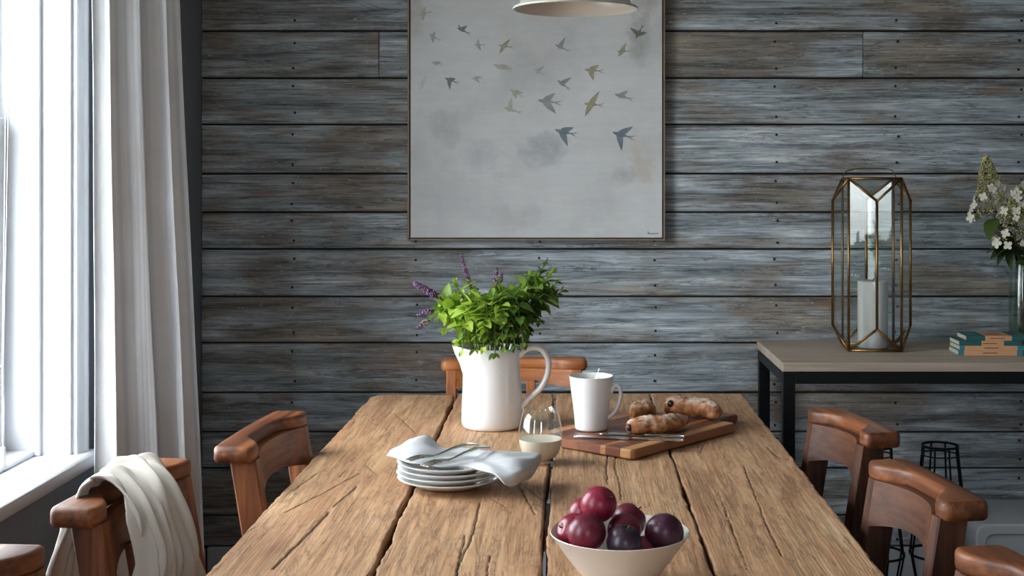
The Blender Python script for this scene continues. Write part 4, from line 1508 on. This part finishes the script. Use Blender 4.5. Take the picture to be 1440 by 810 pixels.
def sprig(label, tip, bend=0.5, nodes=9, dark=False, spike=None, lsc=1.0, start=0.36, name='mint_sprig'):
    """mint stem from the bottom of the jug to the world point tip"""
    tip = Vector(tip)
    foot = JC + Vector((rm.uniform(-0.03, 0.03), rm.uniform(-0.03, 0.03), 0.012))
    t = thing(name, label, 'plant', foot, 0, GR)
    d = tip - JC
    mouth = JC + Vector((max(-0.05, min(0.05, d.x * 0.45)) , max(-0.05, min(0.05, d.y * 0.5)), JH + 0.004))
    mid = mouth + (tip - mouth) * 0.5 + Vector((0, 0, bend * 0.05))
    path = catmull([Vector((0, 0, 0)), mouth - foot, mid - foot, tip - foot], 40)
    bm = B(); tube(bm, path, [0.0017] * 30 + [0.0013] * 10, 6)
    obj('stem', bm, M['stem'], t)
    lv = me_leafd if dark else me_leaf
    a0 = rm.uniform(0, PI)
    for k in range(nodes):
        s = start + (1 - start) * (k / (nodes - 1)) ** 0.9
        i = min(39, int(s * 39))
        p = path[i]
        ax = (path[min(39, i + 1)] - path[max(0, i - 1)]).normalized()
        u = ax.orthogonal().normalized(); w = ax.cross(u)
        a = a0 + k * PI / 2 + rm.uniform(-0.3, 0.3)
        topn = k >= nodes - 2
        for q in (0, 1):
            n = u * math.cos(a + q * PI) + w * math.sin(a + q * PI)
            dv = n + ax * (1.1 if topn else rm.uniform(0.1, 0.7)) + Vector((0, -0.12, 0.15))
            me = lv[2] if topn else lv[rm.choice((0, 0, 1))]
            add_leaf(me, t, p, dv, rm.uniform(-0.6, 0.6), lsc * rm.uniform(0.8, 1.2) * (0.75 if topn else 1.0))
        if k > 1 and rm.random() < 0.55:
            n = u * math.cos(a + 1.57) + w * math.sin(a + 1.57)
            add_leaf(lv[2], t, p, n + ax * 0.9, rm.uniform(-0.5, 0.5), lsc * rm.uniform(0.7, 1.0))
    if spike:
        L, r = spike
        b1_, b2_ = spike_bm(L, r, rm)
        ax = (path[-1] - path[-5]).normalized()
        q = Vector((0, 0, 1)).rotation_difference(ax)
        sp = obj('flower_spike', b2_, M['calyx'], t)
        sp.location = path[-1]
        sp.rotation_mode = 'QUATERNION'; sp.rotation_quaternion = q
        obj('florets', b1_, M['purple'], sp)['kind'] = 'stuff'
    return t


JY = JC.y
plainm = ('bright yellow-green mint sprig without a flower, packed in the white jug', 'darker green mint sprig without a flower on the handle side of the jug')
sprig('mint stem with the longest, thickest purple flower spike, leaning out over the jug spout', W(619, 419, JY - 0.02), 0.6, 9, False, (0.073, 0.0085))
sprig('mint stem with a purple flower spike pointing almost sideways, above the lowest one', W(608, 437, JY - 0.03), 0.9, 8, False, (0.038, 0.0068))
sprig('mint stem with the lowest short purple flower spike, on the spout side', W(602, 452, JY - 0.05), 1.0, 7, False, (0.030, 0.0068))
sprig('mint stem with a slim upright purple flower spike, tallest in the jug', W(660, 398, JY + 0.02), 0.4, 9, False, (0.072, 0.0058))
sprig('mint stem with a stubby upright purple flower spike in the middle of the bunch', W(697, 405, JY + 0.0), 0.3, 9, False, (0.048, 0.0066))
sprig('mint stem with a tiny purple flower tuft beside the stubby spike', W(704, 396, JY - 0.03), 0.3, 8, False, (0.022, 0.0055))
sprig('mint stem with a small purple flower tuft among the leaves', W(651, 418, JY - 0.05), 0.4, 8, False, (0.016, 0.0055))
sprig('tall loose mint stem topped by a thin purple-brown flower tip, above the jug handle', W(765, 374, JY + 0.0), 0.3, 11, True, (0.020, 0.0035), 1.0, 0.42)
for (px, py, dy, dk, nn, sc_) in ((640, 400, 0.02, 0, 9, 1), (632, 422, -0.04, 0, 9, 1), (618, 448, -0.03, 0, 8, 0.9), (625, 462, -0.06, 0, 8, 1), (655, 440, -0.08, 0, 8, 1.1),
                                  (668, 415, 0.0, 0, 9, 1), (690, 418, -0.05, 0, 9, 1.1), (708, 412, 0.02, 0, 9, 1), (722, 405, -0.02, 0, 9, 1), (705, 440, -0.09, 0, 8, 1.15),
                                  (735, 400, 0.03, 1, 9, 1), (740, 425, -0.02, 1, 9, 1.05), (745, 388, 0.0, 0, 10, 1), (770, 420, 0.02, 1, 9, 1), (782, 398, -0.01, 1, 10, 0.95),
                                  (756, 452, -0.02, 1, 8, 1), (790, 410, 0.01, 1, 9, 1.0), (776, 384, 0.0, 0, 10, 1.0), (606, 440, -0.02, 0, 8, 0.9), (680, 460, -0.09, 0, 8, 1.15), (738, 468, -0.05, 1, 8, 1.1), (645, 478, -0.075, 0, 7, 1.0), (712, 470, -0.085, 1, 7, 1.1)):
    sprig(plainm[dk], W(px, py, JY + dy), 0.5 if py < 440 else 1.1, nn, bool(dk), None, sc_)
# a few leaves hang over the rim towards the camera
for (px, py, dk) in ((696, 505, 1), (668, 499, 0), (650, 500, 0), (680, 496, 0), (724, 494, 1), (708, 497, 0), (736, 490, 1)):
    sprig(('bright green mint leaves hanging down over the jug rim', 'dark green mint leaves hanging down over the jug rim')[dk], W(px, py - 8, JY - 0.082), 2.2, 8, bool(dk), None, 1.1, 0.42)

# ------------------------------------------------------------------ serving board, mug, knives, bread
BZ = TT + 0.0224
oL, oF, oR, oBk = Vector((-0.072, 2.912)), Vector((0.112, 2.700)), Vector((0.3655, 3.005)), Vector((0.1815, 3.217))
bcn = (oL + oR) / 2
ang = math.atan2((oR - oF).y, (oR - oF).x)
brd = thing('serving_board', 'striped wooden serving board with a handle under the bread and mug', 'board', (bcn.x, bcn.y, TT + 0.0020), ang)
Lx, Ly = (oR - oF).length / 2, (oL - oF).length / 2
ol = []
for (cx, cy, a0) in ((-Lx, Ly, 90), (-Lx, -Ly, 180), (Lx, -Ly, 270)):
    for k in range(4):
        a = math.radians(a0 + 30 * k)
        r = 0.012
        ol.append((cx + (r if cx < 0 else -r) + r * math.cos(a), cy + (r if cy < 0 else -r) + r * math.sin(a)))
hy = -0.060
ol += [(Lx + 0.002, hy - 0.045), (Lx + 0.012, hy - 0.028), (Lx + 0.05, hy - 0.023)]
for k in range(7):
    a = math.radians(-90 + 30 * k)
    ol.append((Lx + 0.085 + 0.022 * math.cos(a), hy + 0.024 * math.sin(a)))
ol += [(Lx + 0.05, hy + 0.023), (Lx + 0.012, hy + 0.028), (Lx + 0.002, hy + 0.045), (Lx, Ly - 0.012), (Lx - 0.006, Ly - 0.002)]
bm = B()
secs = []
for (z, g) in ((0.0, 0.985), (0.003, 1.0), (0.017, 1.0), (0.0203, 0.985)):
    secs.append([Vector((x * (1 if g == 1 else 1 - 0.0035 / Lx), y * (1 if g == 1 else 1 - 0.0035 / Ly), z)) for (x, y) in ol])
loft(bm, secs)
obj('board', bm, M['board'], brd, smooth=False)

MC = P(831.5, 603.5, BZ + 0.0008)
mug = thing('mug', 'tall tapered white mug with a teaspoon in it, standing on the serving board', 'mug', MC)
MH = 0.120
bm = B()
mp_ = [(0, 0.001), (0.033, 0.0), (0.0358, 0.002), (0.0368, 0.006), (0.0385, 0.03), (0.0420, 0.06), (0.0460, 0.09), (0.0493, 0.117), (0.0494, 0.1195), (0.0480, 0.120), (0.0467, 0.117), (0.0435, 0.09), (0.0395, 0.06), (0.0360, 0.03), (0.0335, 0.008), (0, 0.006)]
lathe(bm, mp_, 56)
obj('body', bm, M['porcelain'], mug, angle=60)
bm = B()
hp = catmull([Vector((0.0440, 0, 0.083)), Vector((0.0500, 0, 0.0955)), Vector((0.0570, 0, 0.1000)), Vector((0.0640, 0, 0.0940)), Vector((0.0662, 0, 0.0790)), Vector((0.0620, 0, 0.0590)), Vector((0.0530, 0, 0.0400)), Vector((0.0375, 0, 0.0250))], 30)
tube(bm, hp, 0.0050, 12, 0.9, up=(0, 0, 1))
for v in bm.verts:
    v.co.y *= 1.4
o = obj('handle', bm, M['porcelain'], mug)
o.rotation_euler = (0, 0, D(-8))
bm = B(); lathe(bm, [(0, 0.094), (0.0438, 0.094)], 40)
obj('coffee', bm, plain('milky_coffee', srgb(150, 116, 84), 0.25), mug)
sp = thing('teaspoon', 'small steel teaspoon standing in the white mug', 'spoon', MC + Vector((0.0, 0, 0.008)))
bm = B()
pts = [Vector((-0.012, -0.004, 0.0)), Vector((-0.004, 0, 0.05)), Vector((0.008, 0.006, 0.10)), Vector((0.0165, 0.010, 0.122)), Vector((0.018, 0.011, 0.126))]
tube(bm, catmull(pts, 20), [0.0015 + 0.0022 * smooth01(12, 18, i) for i in range(20)], 10, 0.45)
obj('handle', bm, M['steel'], sp)
bm = B(); bmesh.ops.create_uvsphere(bm, u_segments=16, v_segments=8, radius=0.011, matrix=Matrix.Translation((-0.013, -0.004, 0.010)) @ Matrix.Diagonal((0.9, 0.35, 0.9, 1)))
obj('bowl', bm, M['steel'], sp)


def knife(label, a, b, z):
    a, b = Vector(a), Vector(b)
    d = b - a
    t = thing('table_knife', label, 'knife', (a.x, a.y, z), math.atan2(d.y, d.x), 'knives on the serving board')
    L = d.length
    bm = B()
    secs = []
    for (s, w, h) in ((0.0, 0.0012, 0.0006), (0.02, 0.0055, 0.0008), (0.06, 0.0075, 0.0009), (0.3, 0.0085, 0.0012), (0.50, 0.0080, 0.0014), (0.54, 0.0045, 0.002)):
        secs.append([Vector((s * L, p, 0.0034 + q)) for (p, q) in rrect(w * 1.25, h, 0.0005, 1)])
    loft(bm, secs)
    obj('blade', bm, M['steel'], t, angle=40)
    bm = B()
    secs = []
    for (s, w, h) in ((0.53, 0.0040, 0.0024), (0.57, 0.0046, 0.0028), (0.75, 0.0060, 0.0032), (0.94, 0.0074, 0.0034), (0.99, 0.0064, 0.0030), (1.0, 0.003, 0.0018)):
        secs.append([Vector((s * L, p, 0.0034 + q)) for (p, q) in rrect(w * 1.25, h, 0.0016, 2)])
    loft(bm, secs)
    obj('handle', bm, M['steel'], t, angle=40)
    return t


ka, kb = P(806, 615.5, BZ), P(962, 620.5, BZ)
knife('steel table knife on the serving board, on the table edge side of the pair', ka, kb, BZ)
knife('steel table knife on the serving board, on the bread side of the pair', P(842, 611.5, BZ), P(963, 615.0, BZ), BZ)


def bread(label, pts, rad, seed, olive=None):
    """stick shaped roll along world points; the lowest ring point rests on the board"""
    pts = [Vector(p) for p in pts]
    c = sum(pts, Vector()) / len(pts)
    org = Vector((c.x, c.y, BZ + 0.0008))
    t = thing('olive_bread', label, 'bread', org, 0, 'bread sticks on the serving board')
    n = 34
    path = catmull(pts, n)
    rr = random.Random(seed)
    off = Vector((rr.uniform(0, 50), rr.uniform(0, 50), 0))
    from mathutils import noise as MN
    bm = B()
    secs = []
    for i, p in enumerate(path):
        s = i / (n - 1)
        tg = (path[min(n - 1, i + 1)] - path[max(0, i - 1)]).normalized()
        side = Vector((-tg.y, tg.x, 0)).normalized()
        end = math.sqrt(max(0.0, 1 - abs(2 * s - 1) ** 3.2))
        R = rad * (0.18 + 0.82 * end)
        ring = []
        for k in range(22):
            a = 2 * PI * k / 22
            v = side * math.cos(a) * 1.12 + Vector((0, 0, 1)) * math.sin(a) * 0.92
            q = p + v * R
            nz = MN.noise(q * 34 + off) * 0.26 + MN.noise(q * 85 + off) * 0.14
            q = p + v * R * (1 + nz)
            q.z = max(q.z, org.z)
            ring.append(q - org)
        secs.append(ring)
    loft(bm, secs)
    obj('crust', bm, M['crust'], t)
    if olive:
        for (q, r) in olive:
            bm = B(); bmesh.ops.create_icosphere(bm, subdivisions=2, radius=r, matrix=Matrix.Translation(Vector(q) - org) @ Matrix.Diagonal((1, 0.8, 1.1, 1)))
            obj('olive', bm, M['olive'], t)
    return t


hh = BZ + 0.021
fr = lambda px, py, z: P(px, py, z)
bread('straight floured bread stick with an olive at its end, along the knives', [fr(880, 601, hh - 0.003), fr(905, 598.5, hh), fr(935, 596, hh), fr(966, 590, hh - 0.003)], 0.0215, 4, [(fr(880.5, 600, hh - 0.002) + Vector((0.007, -0.0165, 0.001)), 0.0075)])
hq = BZ + 0.024
bread('short round floured roll behind the bread stick', [P(886, 579, hq - 0.004), P(896, 577, hq), P(910, 576.5, hq), P(923, 579, hq - 0.004)], 0.0255, 9)
bread('long dark crusted bread lying towards the board handle', [P(932, 571, hq), P(953, 570.5, hq + 0.001), P(985, 573.5, hq), P(1013, 581, hq - 0.005)], 0.0255, 15, [(P(941, 566, hq + 0.012) + Vector((0.004, 0.004, -0.004)), 0.0085)])

# ------------------------------------------------------------------ glass of milk
GC = P(760, 650.5, TT + 0.0012)
gl = thing('milk_glass', 'stemless glass half full of milk beside the plates', 'glass', GC)
go = [(0, 0.0), (0.026, 0.0), (0.0285, 0.002), (0.033, 0.010), (0.0405, 0.022), (0.0452, 0.038), (0.0458, 0.050), (0.0440, 0.070), (0.0402, 0.090), (0.0345, 0.1120)]
gi = [(0.0333, 0.1120), (0.0389, 0.090), (0.0427, 0.070), (0.0445, 0.050), (0.0438, 0.038), (0.0390, 0.023), (0.031, 0.012), (0.02, 0.009), (0, 0.0085)]
bm = B(); lathe(bm, go + gi, 56)
obj('glass', bm, M['tumbler'], gl)
bm = B(); lathe(bm, [(0, 0.0090), (0.02, 0.0095), (0.0306, 0.0125), (0.0386, 0.0233), (0.0433, 0.0382), (0.0440, 0.048), (0.0440, 0.0495), (0.0425, 0.0488), (0, 0.0488)], 56)
obj('milk', bm, M['milk'], gl, angle=50)

# ------------------------------------------------------------------ plates, napkin and forks
PC = P(632.5, 683.5, TT)
PR = 0.0985
pp = [(0, 0.002), (0.048, 0.002), (0.052, 0.0), (0.056, 0.002), (0.070, 0.006), (0.088, 0.0135), (PR, 0.0180), (PR + 0.0006, 0.0192), (PR - 0.001, 0.0198), (0.087, 0.0160), (0.068, 0.0088), (0.055, 0.0055), (0.04, 0.005), (0, 0.005)]
bm = B(); lathe(bm, pp, 72)
first = obj('plate', bm, M['porcelain'], None, angle=60)
plab = ['white plate at the bottom of the stack, resting on the table', 'second white plate up from the table in the stack', 'third white plate up from the table in the stack', 'uppermost white plate of the stack, under the napkin and forks']
pofs = [(0, 0), (-0.002, 0.001), (0.0005, -0.001), (-0.001, 0.001)]
for k in range(4):
    o = first if k == 0 else first.copy()
    if k:
        COL.objects.link(o)
    o.location = (PC.x + pofs[k][0], PC.y + pofs[k][1], TT + 0.0012 + 0.0100 * k)
    tag(o, plab[k], 'plate', 'stacked white plates')

ctrl = [
    [P(544, 642, .806), P(553, 631, .820), P(576, 620, .826)],
    [P(576, 650, .814), P(586, 632, .826), P(599, 612.5, .832)],
    [P(615, 655, .813), P(620, 643, .813), P(624, 628, .817)],
    [P(655, 656, .813), P(659, 644, .813), P(666, 633, .815)],
    [P(690, 666, .815), P(704, 650, .826), P(716, 636, .823)],
    [P(712, 681, .800), P(736, 660, .818), P(757, 637, .818)],
    [P(725, 681, .780), P(745, 671, .790), P(757, 654, .796)],
    [P(708, 676, .779), P(727, 667, .787), P(741, 654, .794)]]


def nap_rip(p, u, v):
    w = 2.2 * u + 1.3 * v
    cr = abs((3.1 * u + 1.7 * v) % 1.0 - 0.5) + abs((2.3 * u - 2.6 * v + 0.2) % 1.0 - 0.5)
    return p + Vector((0, 0, 0.0016 * math.sin(2 * PI * w) + 0.0012 * math.sin(2 * PI * (5.1 * u - 1.9 * v) + 1) + 0.0036 * (cr - 0.5) * smooth01(0.02, 0.2, u)))


np_ = drape('napkin', ctrl, 90, 36, M['napkin'], nap_rip, 0.0028)
tag(np_, 'folded pale grey linen napkin lying across the stacked white plates', 'napkin')


def fork(label, a, b, lift):
    """tine tips at a, handle end at b (world)"""
    a, b = Vector(a), Vector(b)
    d = b - a
    t = thing('fork', label, 'fork', (a.x, a.y, a.z), math.atan2(d.y, d.x), 'forks on the napkin')
    L = math.hypot(d.x, d.y)
    dz = d.z

    def zc(s):
        return dz * s + lift * (math.sin(PI * min(1, s / 0.42)) * (1 if s < 0.42 else 0) * 0.35 + (smooth01(0.3, 0.8, s) - smooth01(0.86, 1.05, s) * 0.35))
    bm = B()
    secs = []
    for (s, w, h) in ((0.20, 0.0118, 0.0011), (0.27, 0.0120, 0.0011), (0.33, 0.0090, 0.0014), (0.38, 0.0044, 0.0019), (0.44, 0.0032, 0.0022), (0.60, 0.0040, 0.0020), (0.80, 0.0070, 0.0018), (0.93, 0.0092, 0.0017), (0.985, 0.0070, 0.0015), (1.0, 0.003, 0.0010)):
        secs.append([Vector((s * L, p, zc(s) + q)) for (p, q) in rrect(w, h, 0.0008, 1)])
    loft(bm, secs)
    obj('handle', bm, M['steel'], t, angle=40)
    for k in range(4):
        y = (-1.5 + k) * 0.0066
        bm = B()
        tube(bm, [(s * L, y, zc(s)) for s in (0.0, 0.05, 0.10, 0.15, 0.215)], [0.0008, 0.0013, 0.0016, 0.0017, 0.0018], 6)
        obj('tine', bm, M['steel'], t)
    return t


fork('steel fork lying on the napkin, its tines over the plate rim', P(571, 649, .821), P(673, 634, .824), 0.016)
fork('steel fork lying on the napkin, its tines nearest the middle of the plates', P(596, 656, .820), P(689, 636.5, .824), 0.014)

# ------------------------------------------------------------------ bowl of plums
BH = 0.078
BC = Vector((0.0700, 1.885, TT + 0.0012))
bowl = thing('fruit_bowl', 'cream stoneware bowl heaped with plums on the table', 'bowl', BC)
RB = 0.1003
bp = [(0, 0.003), (0.036, 0.003), (0.038, 0.0), (0.042, 0.0), (0.044, 0.004), (0.060, 0.022), (0.080, 0.048), (RB - 0.002, BH - 0.003), (RB, BH - 0.001), (RB - 0.001, BH), (RB - 0.003, BH - 0.001), (0.0775, 0.0515), (0.057, 0.026), (0.040, 0.010), (0, 0.007)]
bm = B(); lathe(bm, bp, 80)
obj('body', bm, M['stoneware'], bowl, angle=60)


def plum(label, px, py, Y, r, mat, sq=(1, 1, 1), rot=(0, 0, 0)):
    c = W(px, py, Y)
    t = thing('plum', label, 'plum', c, 0, 'plums in the bowl')
    t.rotation_euler = rot
    bm = B()
    bmesh.ops.create_uvsphere(bm, u_segments=40, v_segments=24, radius=r)
    for v in bm.verts:
        n = v.co.normalized()
        a = math.atan2(n.y, n.x)
        cr = 1 - 0.035 * math.exp(-(a / 0.22) ** 2) * (1 - n.z ** 2)
        dim = 1 - 0.16 * math.exp(-((1 - n.z) / 0.05)) - 0.05 * math.exp(-((1 + n.z) / 0.03))
        v.co = Vector((v.co.x * sq[0] * cr, v.co.y * sq[1] * cr, v.co.z * sq[2] * dim))
    obj('skin', bm, mat, t)
    bm = B(); tube(bm, [(0, 0, r * sq[2] * 0.80), (0.0005, 0, r * sq[2] * 0.95), (0.002, 0.001, r * sq[2] * 1.03)], 0.0011, 6)
    obj('stalk', bm, M['brown_stem'], t)
    return t


plum('bright crimson plum on top of the heap', 842, 709, 1.876, 0.0262, M['plum_red'], (0.97, 0.97, 1.0), (0.5, 0.9, 0))
plum('small crimson plum peeping out behind the topmost one', 822, 722, 1.925, 0.0235, M['plum_red'], (1, 1, 1), (1.9, 0, 0.5))
plum('large wine red plum at the window side front of the bowl', 825, 749, 1.835, 0.0275, M['plum_mid'], (1, 1, 0.97), (-0.6, -0.5, 0.4))
plum('crimson plum squeezed against the bowl rim on the window side', 808, 747, 1.880, 0.0255, M['plum_red'], (1, 1, 1), (0.4, -1.2, 0))
plum('wine red plum at the back of the bowl, its top above the others', 884, 732, 1.925, 0.0255, M['plum_mid'], (1, 1, 1), (0.5, 0.6, 1))
plum('wine red plum wedged in the middle of the heap', 878, 746, 1.880, 0.0245, M['plum_mid'], (1, 1, 1), (1.4, 0.4, 0))
plum('blue black plum at the front of the bowl', 878, 763, 1.826, 0.0248, M['plum_blue'], (1, 1, 1), (0.25, 0.15, 0.3))
plum('dark purple plum lying apart beside the bare part of the rim', 934, 749, 1.868, 0.0278, M['plum_dark'], (1.02, 1, 0.96), (-0.5, 0.7, 0.8))
plum('red plum low in the bowl under the dark purple one', 908, 776, 1.868, 0.0225, M['plum_red'], (1, 1, 1), (1.5, 1.0, 0))
